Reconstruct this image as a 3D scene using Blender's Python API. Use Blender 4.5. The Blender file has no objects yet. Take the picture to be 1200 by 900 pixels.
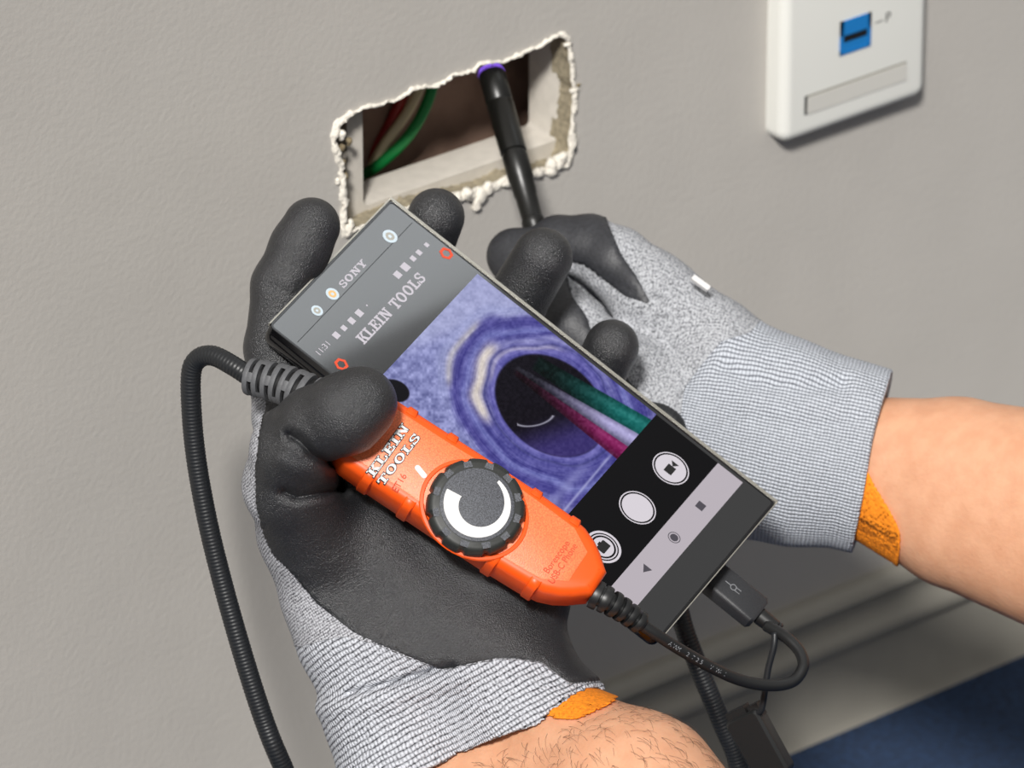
import bpy, bmesh, math, random
import numpy as np
from math import sin, cos, pi, radians, sqrt, atan2
from mathutils import Vector, Matrix
random.seed(4); rng = np.random.RandomState(4)
S = bpy.context.scene

# ------------------------------------------------------------------ camera
PHI, TH = radians(40), radians(26.2)
F = np.array([sin(PHI)*cos(TH), cos(PHI)*cos(TH), -sin(TH)])
R = np.array([cos(PHI), -sin(PHI), 0.0])
U = np.cross(R, F)
CAM = np.array([0, 0, 0.196]) - 2.5*F          # the wall is the plane y = 0, the floor z = 0
FPX, D0 = 8000.0, 2300.0
cd = bpy.data.cameras.new('camera'); cam = bpy.data.objects.new('camera', cd)
S.collection.objects.link(cam); S.camera = cam
cd.sensor_width = 36; cd.lens = FPX*36/1200; cd.clip_start = 0.05; cd.clip_end = 50
cam.matrix_world = Matrix(((R[0], U[0], -F[0], CAM[0]), (R[1], U[1], -F[1], CAM[1]),
                           (R[2], U[2], -F[2], CAM[2]), (0, 0, 0, 1)))
cd.dof.use_dof = True; cd.dof.focus_distance = 2.262; cd.dof.aperture_fstop = 17

# ------------------------------------------------------------------ light
w = bpy.data.worlds.new('world'); S.world = w; w.use_nodes = True
wn = w.node_tree; bgn = wn.nodes['Background']
tc = wn.nodes.new('ShaderNodeTexCoord'); sp = wn.nodes.new('ShaderNodeSeparateXYZ')
rp = wn.nodes.new('ShaderNodeValToRGB'); mr = wn.nodes.new('ShaderNodeMapRange')
wn.links.new(tc.outputs['Generated'], sp.inputs[0]); wn.links.new(sp.outputs['Z'], mr.inputs[0])
mr.inputs[1].default_value = -1; mr.inputs[2].default_value = 1
wn.links.new(mr.outputs[0], rp.inputs[0]); wn.links.new(rp.outputs[0], bgn.inputs[0])
rp.color_ramp.elements[0].position = 0.35; rp.color_ramp.elements[0].color = (0.12, 0.108, 0.09, 1)
rp.color_ramp.elements[1].position = 0.85; rp.color_ramp.elements[1].color = (0.66, 0.65, 0.64, 1)
bgn.inputs[1].default_value = 0.63
sl = bpy.data.lights.new('sun', 'SUN'); sun = bpy.data.objects.new('sun', sl); S.collection.objects.link(sun)
sl.energy = 4.3; sl.angle = radians(7); sl.color = (1.0, 0.975, 0.94)
sun.location = (-1, -1.5, 2)
sun.rotation_euler = Vector((0.585, 0.534, -0.669)).to_track_quat('-Z', 'Y').to_euler()
al = bpy.data.lights.new('reflection_panel', 'AREA'); alo = bpy.data.objects.new('reflection_panel', al); S.collection.objects.link(alo)  # unseen area light, added to lay a grey reflection on the phone's top
al.shape = 'SQUARE'; al.size = 0.35; al.energy = 0.85; al.color = (0.92, 0.97, 1.0)
zx, zy, zz = (0.7948, 0.215, -0.5676), (-0.1066, 0.9701, 0.2182), (0.5975, -0.113, 0.7939)
alo.matrix_world = Matrix([[zx[i], zy[i], zz[i], (0.7432, -0.1042, 1.5304)[i]] for i in range(3)]+[[0, 0, 0, 1]])
vs = S.view_settings; vs.view_transform = 'Standard'; vs.look = 'None'; vs.gamma = 1; vs.use_curve_mapping = False
vs.exposure = 0.0

# ------------------------------------------------------------------ frames
def cm(px, py, z=0.0):            # camera-frame millimetres of the point seen at a pixel, z mm nearer than D0
    return np.array([(px-600)/FPX*(D0-z), (450-py)/FPX*(D0-z), z], float)
def c2w(p):
    p = np.atleast_2d(np.asarray(p, float))
    return CAM + (p[:, :1]*R + p[:, 1:2]*U + (D0-p[:, 2:3])*F)/1000.0
def w2c(p):
    q = (np.atleast_2d(p)-CAM)*1000
    return np.stack([q@R, q@U, D0-q@F], 1)
def wall_at(px, py, y=0.0):       # world point on the plane y
    r = R*(px-600)/FPX + U*(450-py)/FPX + F
    return CAM + r*((y-CAM[1])/r[1])
class Frame:                      # local millimetre frame given by world origin and axes
    def __init__(s, o, X, Y, Z): s.o, s.X, s.Y, s.Z = [np.asarray(a, float) for a in (o, X, Y, Z)]
    def w(s, p):
        p = np.atleast_2d(np.asarray(p, float))
        return s.o + (p[:, :1]*s.X + p[:, 1:2]*s.Y + p[:, 2:3]*s.Z)/1000
    def loc(s, px, py, z=0.0):    # local xy where the line of sight meets local height z
        r = R*(px-600)/FPX + U*(450-py)/FPX + F
        o = s.o + s.Z*z/1000
        t = ((o-CAM)@s.Z)/(r@s.Z); q = (CAM+r*t-o)*1000
        return np.array([q@s.X, q@s.Y])
def cam_frame(px, py, z, X, Y):
    dirw = lambda v: v[0]*R+v[1]*U-v[2]*F
    X = np.array(X, float); X /= np.linalg.norm(X)
    Y = np.array(Y, float); Y -= X*(X@Y); Y /= np.linalg.norm(Y)
    Z = np.cross(X, Y)
    return Frame(c2w(cm(px, py, z))[0], dirw(X), dirw(Y), dirw(Z))

# ------------------------------------------------------------------ materials
def srgb(r, g, b):
    f = lambda c: (c/255/12.92 if c <= 10 else ((c/255+0.055)/1.055)**2.4)
    return (f(r), f(g), f(b), 1)
def mat(name, col, rough=0.5, metal=0, noise=0, nscale=800, bump=0, bscale=1500, spec=0.5, coat=0, emit=None, sss=0, col2=None, dist=0.0005):
    m = bpy.data.materials.new(name); m.use_nodes = True
    n, l = m.node_tree.nodes, m.node_tree.links; b = n['Principled BSDF']
    b.inputs['Base Color'].default_value = col; b.inputs['Roughness'].default_value = rough
    b.inputs['Metallic'].default_value = metal; b.inputs['Specular IOR Level'].default_value = spec
    b.inputs['Coat Weight'].default_value = coat
    if sss: b.inputs['Subsurface Weight'].default_value = sss; b.inputs['Subsurface Radius'].default_value = (0.004, 0.0015, 0.0008); b.inputs['Subsurface Scale'].default_value = 1
    g = n.new('ShaderNodeNewGeometry')
    if noise or col2:
        t = n.new('ShaderNodeTexNoise'); t.inputs['Scale'].default_value = nscale; t.inputs['Detail'].default_value = 3
        l.new(g.outputs['Position'], t.inputs['Vector'])
        r_ = n.new('ShaderNodeValToRGB'); l.new(t.outputs[0], r_.inputs[0]); l.new(r_.outputs[0], b.inputs['Base Color'])
        c2 = col2 or tuple(min(1, c*(1+noise)) for c in col[:3])+(1,)
        c1 = col if col2 else tuple(c*(1-noise) for c in col[:3])+(1,)
        r_.color_ramp.elements[0].position = 0.36; r_.color_ramp.elements[1].position = 0.64
        r_.color_ramp.elements[0].color = c1; r_.color_ramp.elements[1].color = c2
    if bump:
        t = n.new('ShaderNodeTexNoise'); t.inputs['Scale'].default_value = bscale; t.inputs['Detail'].default_value = 4
        l.new(g.outputs['Position'], t.inputs['Vector'])
        u = n.new('ShaderNodeBump'); u.inputs['Strength'].default_value = bump; u.inputs['Distance'].default_value = dist
        l.new(t.outputs[0], u.inputs['Height']); l.new(u.outputs[0], b.inputs['Normal'])
    if emit is not None:
        b.inputs['Emission Color'].default_value = col; b.inputs['Emission Strength'].default_value = emit
    return m
def knit_mat(name, dark, light, pu, pv, depth, mel):
    """rows of stitches from the UV map (millimetres along and around the limb)"""
    m = bpy.data.materials.new(name); m.use_nodes = True
    n, l = m.node_tree.nodes, m.node_tree.links; b = n['Principled BSDF']; b.inputs['Roughness'].default_value = 0.85
    b.inputs['Specular IOR Level'].default_value = 0.2
    uv = n.new('ShaderNodeUVMap'); s = n.new('ShaderNodeSeparateXYZ'); l.new(uv.outputs[0], s.inputs[0])
    def M(op, a, c=None):
        q = n.new('ShaderNodeMath'); q.operation = op
        for i, x in enumerate((a, c)):
            if x is None: continue
            if isinstance(x, (int, float)): q.inputs[i].default_value = x
            else: l.new(x, q.inputs[i])
        return q.outputs[0]
    g = n.new('ShaderNodeNewGeometry')
    wob = n.new('ShaderNodeTexNoise'); wob.inputs['Scale'].default_value = 160; l.new(g.outputs['Position'], wob.inputs['Vector'])
    u1 = M('ADD', s.outputs['X'], M('MULTIPLY', wob.outputs[0], 1.5))
    row = M('MULTIPLY', u1, pi/pu)
    a = M('ABSOLUTE', M('SINE', row))
    fl = M('FLOOR', M('DIVIDE', u1, pu))
    v1 = M('ADD', s.outputs['Y'], M('MULTIPLY', wob.outputs[0], 1.2))
    c = M('ABSOLUTE', M('SINE', M('MULTIPLY', v1, pi/pv)))
    h = M('MULTIPLY', M('POWER', a, 0.7), M('ADD', M('MULTIPLY', c, 0.55), 0.45))
    no = n.new('ShaderNodeTexNoise'); no.inputs['Scale'].default_value = 1300; no.inputs['Detail'].default_value = 2
    l.new(g.outputs['Position'], no.inputs['Vector'])
    k = M('ADD', M('MULTIPLY', h, 1-mel), M('MULTIPLY', M('SUBTRACT', no.outputs[0], 0.2), mel*1.6))
    r_ = n.new('ShaderNodeValToRGB'); l.new(k, r_.inputs[0]); l.new(r_.outputs[0], b.inputs['Base Color'])
    r_.color_ramp.elements[0].position = 0.18; r_.color_ramp.elements[0].color = dark
    r_.color_ramp.elements[1].position = 0.7; r_.color_ramp.elements[1].color = light
    bp = n.new('ShaderNodeBump'); bp.inputs['Strength'].default_value = 1; bp.inputs['Distance'].default_value = depth
    l.new(k, bp.inputs['Height']); l.new(bp.outputs[0], b.inputs['Normal'])
    return m
M_ = {}
M_['wall'] = mat('wall_paint', srgb(182, 178, 172), 0.75, noise=0.015, nscale=30, bump=0.30, bscale=420, dist=0.0006, spec=0.3)
M_['gypsum'] = mat('gypsum', srgb(232, 226, 214), 0.95, noise=0.08, nscale=500, bump=1, bscale=700, dist=0.001)
M_['paper'] = mat('torn_paper', srgb(120, 108, 84), 0.95, noise=0.25, nscale=600, bump=1, bscale=900)
M_['cut'] = mat('board_cut', srgb(150, 140, 118), 0.95, noise=0.2, nscale=500, bump=1, bscale=700)  # tone darkened to carry the shade inside the cut
M_['bracket'] = mat('bracket_grey', srgb(196, 190, 180), 0.6, noise=0.05, nscale=200)
M_['cavity'] = mat('cavity_board', srgb(150, 122, 106), 0.9, col2=srgb(118, 94, 80), nscale=45, bump=0.4, bscale=300)
M_['base'] = mat('baseboard_vinyl', srgb(150, 146, 136), 0.45, noise=0.03, nscale=60)
M_['carpet'] = mat('blue_carpet', srgb(26, 48, 78), 0.95, noise=0.25, nscale=300, bump=1, bscale=500, dist=0.002)
M_['plate'] = mat('white_plastic', srgb(226, 226, 220), 0.35, spec=0.4)
M_['groove'] = mat('plate_groove', srgb(150, 148, 140), 0.5)
M_['label'] = mat('label_window', srgb(205, 203, 196), 0.3)
M_['blue'] = mat('blue_jack', srgb(30, 120, 190), 0.4)
M_['dark'] = mat('black_gap', srgb(14, 14, 16), 0.6)
M_['red_wire'] = mat('red_wire', srgb(150, 30, 25), 0.45)
M_['cream_wire'] = mat('cream_wire', srgb(215, 200, 165), 0.45)
M_['green_wire'] = mat('green_wire', srgb(20, 125, 60), 0.4)
M_['coat'] = mat('nitrile_coating', srgb(36, 37, 40), 0.33, noise=0.35, nscale=1500, bump=1.0, bscale=2100, spec=0.8, dist=0.0005)
def coat_rows(m):                 # the knit underneath shows faintly through the dip
    n, l = m.node_tree.nodes, m.node_tree.links; bmp = [x for x in n if x.type == 'BUMP'][0]
    uv = n.new('ShaderNodeUVMap'); w_ = n.new('ShaderNodeTexWave'); w_.inputs['Scale'].default_value = .17; w_.inputs['Distortion'].default_value = 1.2
    w_.inputs['Detail Scale'].default_value = .4; l.new(uv.outputs[0], w_.inputs['Vector'])
    b2 = n.new('ShaderNodeBump'); b2.inputs['Strength'].default_value = .25; b2.inputs['Distance'].default_value = .00008
    l.new(w_.outputs['Fac'], b2.inputs['Height']); l.new(b2.outputs[0], bmp.inputs['Normal'])
coat_rows(M_['coat'])
M_['coat_r'] = mat('nitrile_coating_far', srgb(48, 49, 53), 0.5, noise=0.2, nscale=900, bump=0.5, bscale=1300, spec=0.5, dist=0.0003)
M_['knit'] = knit_mat('knit_back', srgb(48, 48, 52), srgb(188, 189, 195), 0.95, 0.95, 0.0004, 0.62)
M_['rib'] = knit_mat('rib_cuff', srgb(50, 51, 57), srgb(206, 209, 217), 1.95, 1.35, 0.0010, 0.46)
M_['knit_r'] = knit_mat('knit_back_far', srgb(84, 86, 90), srgb(188, 190, 195), 1.0, 1.1, 0.00025, 0.8)
M_['rib_r'] = knit_mat('rib_cuff_far', srgb(92, 96, 105), srgb(202, 207, 216), 1.85, 1.3, 0.0008, 0.22)
M_['hem'] = mat('orange_hem', srgb(240, 138, 20), 0.85, noise=0.15, nscale=900, bump=0.8, bscale=1100)
M_['skin'] = mat('skin', srgb(206, 152, 119), 0.5, col2=srgb(214, 162, 129), nscale=140, bump=0.35, bscale=700, sss=0.15, spec=0.35)
M_['hair'] = mat('arm_hair', srgb(70, 48, 34), 0.6)
M_['orange'] = mat('orange_rubber', srgb(240, 86, 14), 0.40, spec=0.45)
M_['orange_p'] = mat('orange_panel', srgb(245, 118, 66), 0.45, noise=0.22, nscale=1900, bump=0.5, bscale=2500, spec=0.7, dist=0.0002)
M_['orange_d'] = mat('orange_print', srgb(196, 62, 16), 0.6)
M_['white'] = mat('white_print', srgb(214, 213, 212), 0.5)
M_['knob'] = mat('knob_rubber', srgb(38, 40, 38), 0.5, noise=0.1, nscale=1200)
M_['knobf'] = mat('knob_face', srgb(74, 76, 82), 0.55, noise=0.5, nscale=2600, bump=0.6, bscale=2800, dist=0.0002)
M_['rubber'] = mat('black_rubber', srgb(21, 22, 23), 0.42, spec=0.6)
M_['goose'] = mat('gooseneck_rubber', srgb(29, 31, 34), 0.42, spec=0.5)
M_['relief'] = mat('grey_relief', srgb(88, 89, 92), 0.6, noise=0.08, nscale=1500)
M_['tip'] = mat('probe_shell', srgb(16, 16, 14), 0.36, spec=0.5)
M_['led'] = mat('violet_led', srgb(130, 90, 220), 0.4, emit=1.6)
M_['usb'] = mat('usb_shell', srgb(44, 45, 48), 0.5, noise=0.12, nscale=2000, bump=0.4, bscale=2200, dist=0.0002)
M_['steel'] = mat('steel', srgb(190, 185, 175), 0.25, metal=1)
M_['phone'] = mat('phone_body', srgb(14, 14, 16), 0.12, spec=0.6)
M_['rim'] = mat('phone_rim', srgb(178, 174, 164), 0.28, metal=0.7)
M_['glass'] = mat('phone_glass', srgb(16, 17, 19), 0.09, spec=0.8, coat=1)
M_['grey_px'] = mat('screen_grey', srgb(150, 152, 156), 0.3)
M_['gfaint'] = mat('phone_print', srgb(128, 130, 134), 0.4)
M_['gold'] = mat('sensor_gold', srgb(235, 190, 130), 0.3, metal=0.5)
M_['lens'] = mat('sensor_glass', srgb(190, 205, 215), 0.2)
M_['red_px'] = mat('screen_red', srgb(200, 70, 40), 0.4, emit=0.2)
M_['yellow'] = mat('yellow_green_tip', srgb(190, 200, 60), 0.4)
def screen_mat(name, c, e=0.8):
    m = mat(name, c, 0.2, emit=e, spec=0.12); b = m.node_tree.nodes['Principled BSDF']
    b.inputs['Base Color'].default_value = tuple(x*0.1 for x in c[:3])+(1,); return m
M_['scr_black'] = screen_mat('screen_black', srgb(22, 21, 24), 0.4)
M_['scr_light'] = screen_mat('screen_light', srgb(222, 216, 224))
M_['scr_nav'] = screen_mat('screen_nav', srgb(190, 182, 190))
M_['scr_icon'] = screen_mat('screen_icon', srgb(110, 106, 116), 0.4)

# ------------------------------------------------------------------ mesh helpers
ROOTM = {}
def empty(name, loc, frame=None, label=None, cat=None, group=None):
    o = bpy.data.objects.new(name, None); S.collection.objects.link(o); o.empty_display_size = 0.01
    if frame is not None:
        o.matrix_world = Matrix([[frame.X[i], frame.Y[i], frame.Z[i], frame.o[i]] for i in range(3)]+[[0, 0, 0, 1]])
    else: o.matrix_world = Matrix.Translation(Vector([float(v) for v in loc]))
    ROOTM[o.name] = np.array(o.matrix_world.inverted())
    tag(o, label, cat, group); return o
def tag(o, label=None, cat=None, group=None, kind=None):
    for k, v in (('label', label), ('category', cat), ('group', group), ('kind', kind)):
        if v: o[k] = v
    return o
def emit_mesh(name, V, FC, material, parent=None, smooth=True, uv=None, auto=None):
    """world vertices -> one mesh object, kept in its root's local space"""
    V = np.asarray(V, float)
    r = parent
    while r is not None and r.parent is not None: r = r.parent
    if r is not None and r.name in ROOTM:
        m4 = ROOTM[r.name]; V = V@m4[:3, :3].T + m4[:3, 3]; off = None
    elif r is not None:
        V = V - np.array(r.location); off = None
    else:
        off = V.mean(0); off[2] = V[:, 2].min(); V = V-off
    me = bpy.data.meshes.new(name); me.from_pydata(V.tolist(), [], [tuple(int(i) for i in f) for f in FC]); me.update()
    if smooth: me.polygons.foreach_set('use_smooth', [True]*len(me.polygons))
    if auto is not None:
        bm = bmesh.new(); bm.from_mesh(me)
        for e in bm.edges:
            if len(e.link_faces) == 2 and e.calc_face_angle(0) > radians(auto): e.smooth = False
        bm.to_mesh(me); bm.free()
    if uv is not None:
        ul = me.uv_layers.new(name='UVMap'); li = np.zeros(len(me.loops), int); me.loops.foreach_get('vertex_index', li)
        ul.data.foreach_set('uv', np.asarray(uv)[li].astype(np.float32).ravel())
    me.materials.append(material)
    o = bpy.data.objects.new(name, me); S.collection.objects.link(o)
    if parent is not None: o.parent = parent
    else: o.location = [float(v) for v in off]
    return o
class MB:                         # collects geometry in any space
    def __init__(s): s.v, s.f = [], []
    def add(s, V, FC):
        b = len(s.v); s.v += [tuple(map(float, p)) for p in V]; s.f += [tuple(b+i for i in f) for f in FC]; return s
    def box(s, x0, x1, y0, y1, z0, z1):
        return s.add([(x0, y0, z0), (x1, y0, z0), (x1, y1, z0), (x0, y1, z0), (x0, y0, z1), (x1, y0, z1), (x1, y1, z1), (x0, y1, z1)],
                     [(3, 2, 1, 0), (4, 5, 6, 7), (0, 1, 5, 4), (1, 2, 6, 5), (2, 3, 7, 6), (3, 0, 4, 7)])
    def prism(s, poly, z0, z1):
        n = len(poly); a = sum(poly[i][0]*poly[(i+1) % n][1]-poly[(i+1) % n][0]*poly[i][1] for i in range(n))
        if a < 0: poly = poly[::-1]
        V = [(p[0], p[1], z0) for p in poly]+[(p[0], p[1], z1) for p in poly]
        return s.add(V, [tuple(range(n-1, -1, -1)), tuple(range(n, 2*n))]+[(i, (i+1) % n, n+(i+1) % n, n+i) for i in range(n)])
    def loft(s, loops, cap0=True, cap1=True):      # loops ordered upwards, each counter-clockwise
        n = len(loops[0]); b = [p for lp in loops for p in lp]; fs = []
        for k in range(len(loops)-1):
            fs += [(k*n+i, k*n+(i+1) % n, (k+1)*n+(i+1) % n, (k+1)*n+i) for i in range(n)]
        if cap0: fs.append(tuple(range(n-1, -1, -1)))
        if cap1: fs.append(tuple(range((len(loops)-1)*n, len(loops)*n)))
        return s.add(b, fs)
    def out(s, name, frame, material, parent=None, **k):
        V = np.array(s.v); V = frame.w(V) if frame is not None else V
        return emit_mesh(name, V, s.f, material, parent, **k)
def rrect(x0, x1, y0, y1, r, n=5):
    P = []
    for cx, cy, a0 in ((x1-r, y1-r, 0), (x0+r, y1-r, pi/2), (x0+r, y0+r, pi), (x1-r, y0+r, 1.5*pi)):
        P += [(cx+r*cos(a0+pi/2*i/n), cy+r*sin(a0+pi/2*i/n)) for i in range(n+1)]
    return P
def inset(P, d):
    P = np.array(P); n = len(P); a = np.roll(P, 1, 0); c = np.roll(P, -1, 0)
    e1 = P-a; e2 = c-P; e1 /= np.linalg.norm(e1, axis=1)[:, None]+1e-9; e2 /= np.linalg.norm(e2, axis=1)[:, None]+1e-9
    n1 = np.stack([-e1[:, 1], e1[:, 0]], 1); n2 = np.stack([-e2[:, 1], e2[:, 0]], 1)
    m = n1+n2; m /= np.linalg.norm(m, axis=1)[:, None]; k = d/np.maximum(0.5, (m*n1).sum(1))
    return [tuple(q) for q in P+m*k[:, None]]
def lift(P, z): return [(p[0], p[1], z) for p in P]
def spline(P, n=10):              # Catmull-Rom through rows of any width
    P = np.array(P, float); P = np.vstack([2*P[0]-P[1], P, 2*P[-1]-P[-2]]); out = []
    for i in range(1, len(P)-2):
        for t in np.linspace(0, 1, n, endpoint=False):
            a, b, c, d = P[i-1:i+3]
            out.append(0.5*((2*b)+(-a+c)*t+(2*a-5*b+4*c-d)*t*t+(-a+3*b-3*c+d)*t**3))
    out.append(P[-2]); return np.array(out)
def resample(P, step):
    d = np.r_[0, np.cumsum(np.linalg.norm(np.diff(P[:, :3], axis=0), axis=1))]; n = max(2, int(d[-1]/step))
    t = np.linspace(0, d[-1], n+1); return np.stack([np.interp(t, d, P[:, k]) for k in range(P.shape[1])], 1), t
def tube(P, rad, n=16, caps=True, squash=None):
    """P in any space (N,3), rad (N,)"""
    P = np.asarray(P, float); T = np.gradient(P, axis=0); T /= np.linalg.norm(T, axis=1)[:, None]+1e-12
    up = np.array([0.13, 0.21, 0.97]); a = np.cross(T[0], up); a /= np.linalg.norm(a); V = []; rad = np.broadcast_to(rad, (len(P),))
    for i in range(len(P)):
        a = a-T[i]*(a@T[i]); a /= np.linalg.norm(a); b = np.cross(T[i], a)
        for k in range(n):
            an = 2*pi*k/n; V.append(P[i]+rad[i]*(a*cos(an)+b*sin(an)))
    fs = [(i*n+k, i*n+(k+1) % n, (i+1)*n+(k+1) % n, (i+1)*n+k) for i in range(len(P)-1) for k in range(n)]
    if caps: fs += [tuple(range(n-1, -1, -1)), tuple(range((len(P)-1)*n, len(P)*n))]
    return V, fs
def cmw(rows): return [tuple(cm(*r[:3])) for r in rows]
CF = Frame(CAM+F*D0/1000, R, U, -F)                          # the neutral millimetre frame of the hands and cables

# slab-serif capitals made of strokes in a unit box
def _q(x0, y0, x1, y1): return [(x0, y0), (x1, y0), (x1, y1), (x0, y1)]
def _arc(cx, cy, rx, ry, a0, a1, wx, wy, n=12):
    A = [radians(a0+(a1-a0)*i/n) for i in range(n+1)]
    return [[(cx+rx*cos(a), cy+ry*sin(a)), (cx+rx*cos(b), cy+ry*sin(b)), (cx+(rx-wx)*cos(b), cy+(ry-wy)*sin(b)), (cx+(rx-wx)*cos(a), cy+(ry-wy)*sin(a))] for a, b in zip(A, A[1:])]
s_ = .14
SLAB = {
 'K': (.92, [_q(.12, 0, .34, 1), _q(0, 0, .46, s_), _q(0, 1-s_, .46, 1), [(.32, .38), (.5, .5), (.86, .95), (.6, .95)], [(.4, .55), (.58, .62), (.9, .05), (.62, .05)], _q(.54, 0, .96, s_), _q(.54, 1-s_, .92, 1)]),
 'L': (.8, [_q(.12, 0, .34, 1), _q(0, 0, .78, s_), _q(0, 1-s_, .46, 1), _q(.65, 0, .78, .4)]),
 'E': (.82, [_q(.12, 0, .34, 1), _q(0, 0, .78, s_), _q(0, 1-s_, .76, 1), _q(.3, .44, .55, .57), _q(.65, 0, .78, .34), _q(.63, .68, .76, 1), _q(.5, .34, .6, .67)]),
 'I': (.5, [_q(.12, 0, .34, 1), _q(0, 0, .46, s_), _q(0, 1-s_, .46, 1)]),
 'N': (1.0, [_q(.12, 0, .27, 1), _q(0, 0, .4, s_), _q(0, 1-s_, .35, 1), _q(.7, 0, .85, 1), _q(.58, 1-s_, .97, 1), [(.12, 1), (.38, 1), (.85, 0), (.62, 0)]]),
 'T': (.84, [_q(.3, 0, .52, 1), _q(.18, 0, .64, s_), _q(0, 1-s_, .82, 1), _q(0, .66, .12, 1), _q(.7, .66, .82, 1)]),
 'O': (.92, _arc(.44, .5, .43, .52, 0, 360, .23, .15, 20)),
 'S': (.74, _arc(.35, .735, .33, .28, 20, 270, .18, .13)+_arc(.35, .285, .35, .3, -160, 90, .2, .14)+[_q(.55, .66, .67, .98), _q(0, .02, .12, .36)]),
 'Y': (.9, [_q(.33, 0, .55, .5), _q(.2, 0, .68, s_), [(.1, .95), (.34, .95), (.55, .45), (.33, .45)], [(.6, .95), (.8, .95), (.55, .45), (.36, .45)], _q(0, 1-s_, .4, 1), _q(.52, 1-s_, .9, 1)]),
 ' ': (.4, [])}
def slab_text(mb, txt, org, dx, dy, h, z0, z1, wide=1.0, grow=0.0):
    """lettering in a local plane: org start of the baseline, dx reading direction, dy letter-up"""
    x = 0; dx = np.array(dx)/np.linalg.norm(dx); dy = np.array(dy)/np.linalg.norm(dy)
    for ch in txt:
        wd, polys = SLAB[ch]
        for p in polys:
            c = np.mean(p, 0); q = []
            for a in p:
                a2 = np.array(a)+(np.sign(np.array(a)-c)*grow)
                q.append(tuple(np.array(org)+dx*(x+a2[0]*h*wide)+dy*a2[1]*h))
            mb.prism(q, z0, z1)
        x += (wd+.06)*h*wide
    return x
def font_text(mb, txt, org, dx, dy, h, z, width=None):
    c = bpy.data.curves.new('t', 'FONT'); c.body = txt; c.size = 1; o = bpy.data.objects.new('t', c); S.collection.objects.link(o)
    bpy.context.view_layer.update()
    me = bpy.data.meshes.new_from_object(o.evaluated_get(bpy.context.evaluated_depsgraph_get()))
    V = np.array([v.co[:2] for v in me.vertices]); FS = [tuple(p.vertices) for p in me.polygons]
    bpy.data.objects.remove(o); bpy.data.curves.remove(c); bpy.data.meshes.remove(me)
    dx = np.array(dx)/np.linalg.norm(dx); dy = np.array(dy)/np.linalg.norm(dy)
    k = h/0.72; kx = k if width is None else width/max(1e-6, V[:, 0].max())
    P = np.array(org)+V[:, :1]*kx*dx+V[:, 1:]*k*dy
    mb.add([(p[0], p[1], z) for p in P], FS)

# ------------------------------------------------------------------ the setting
def noise1(x, s=0): return sin(x*1.7+s)*.5+sin(x*4.1+s*2.3)*.3+sin(x*9.7+s*.7)*.2
hole_px = [(391.5, 164), (399, 143), (423, 127), (444, 124), (462, 118), (489, 103), (510, 101), (534, 89), (552, 83), (561, 76), (588, 73),
           (609, 65), (627, 57.5), (639, 49), (654, 42), (664, 47), (669, 80), (672, 110), (669, 140), (667, 176), (661, 192), (630, 200),
           (594, 207), (570, 219), (545, 226), (515, 232), (480, 240), (445, 255), (420, 266), (409, 272), (404, 262), (405, 230), (400, 188)]
HP = np.array([wall_at(*p) for p in hole_px])[:, [0, 2]]
dense = []
for i in range(len(HP)):
    a, b = HP[i], HP[(i+1) % len(HP)]; k = max(2, int(np.linalg.norm(b-a)/0.0014))
    nrm = np.array([-(b-a)[1], (b-a)[0]])/np.linalg.norm(b-a)
    for j in range(k): dense.append(a+(b-a)*j/k+nrm*rng.normal()*0.00028)
dense = np.array(dense)[::-1]; ND = len(dense)
cen = dense.mean(0)
def wall_with_hole():
    bm = bmesh.new()
    outer = [bm.verts.new((x, 0, z)) for x, z in ((-1.4, 0), (1.6, 0), (1.6, 1.6), (-1.4, 1.6))]
    inner = [bm.verts.new((p[0], 0, p[1])) for p in dense]
    es = [bm.edges.new((outer[i], outer[(i+1) % 4])) for i in range(4)]+[bm.edges.new((inner[i], inner[(i+1) % ND])) for i in range(ND)]
    bmesh.ops.triangle_fill(bm, use_beauty=True, use_dissolve=False, edges=es)
    for f in list(bm.faces):
        c = f.calc_center_median()
        if all(v in inner for v in f.verts) and False: bm.faces.remove(f)
        if f.normal.y > 0: f.normal_flip()
    me = bpy.data.meshes.new('wall_back'); bm.to_mesh(me); bm.free(); me.materials.append(M_['wall'])
    o = bpy.data.objects.new('wall_back', me); S.collection.objects.link(o); tag(o, kind='structure'); return o
wall = wall_with_hole()
# raw cut of the board: depth faces, a crumbly white lip, torn paper
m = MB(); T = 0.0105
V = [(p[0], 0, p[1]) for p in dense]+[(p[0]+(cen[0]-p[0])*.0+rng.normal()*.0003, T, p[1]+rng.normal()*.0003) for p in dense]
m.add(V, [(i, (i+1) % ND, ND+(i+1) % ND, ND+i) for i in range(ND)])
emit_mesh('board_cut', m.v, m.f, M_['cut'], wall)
# lip ring
tang = np.roll(dense, -3, 0)-np.roll(dense, 3, 0); nor = np.stack([tang[:, 1], -tang[:, 0]], 1); nor /= np.linalg.norm(nor, axis=1)[:, None]
if ((dense+nor*0.002-cen)**2).sum() < ((dense-cen)**2).sum(): nor = -nor
def lipw(p):
    q = w2c(np.array([p[0], 0, p[1]]))[0]; px = 600+q[0]*FPX/(D0-q[2]); py = 450-q[1]*FPX/(D0-q[2])
    top = 0.0010
    if py > 150 and px > 520: return 0.0038 if px < 600 else 0.0030
    if px > 655: return 0.0019
    if px < 412: return 0.0021
    return top
m = MB(); rows = []
for j in range(5):
    rr = []
    for i, p in enumerate(dense):
        wd = lipw(p)*(1+.45*noise1(i*.35)+.25*rng.normal()*(j > 2)); t = [-.25, .1, .5, .85, 1.0][j]
        hgt = [0.0003, .0012, .0011, .0006, -.0002][j]*(1+.4*rng.normal()*(0 < j < 4))
        rr.append((p[0]+nor[i][0]*wd*t, -hgt, p[1]+nor[i][1]*wd*t))
    rows.append(rr)
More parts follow.
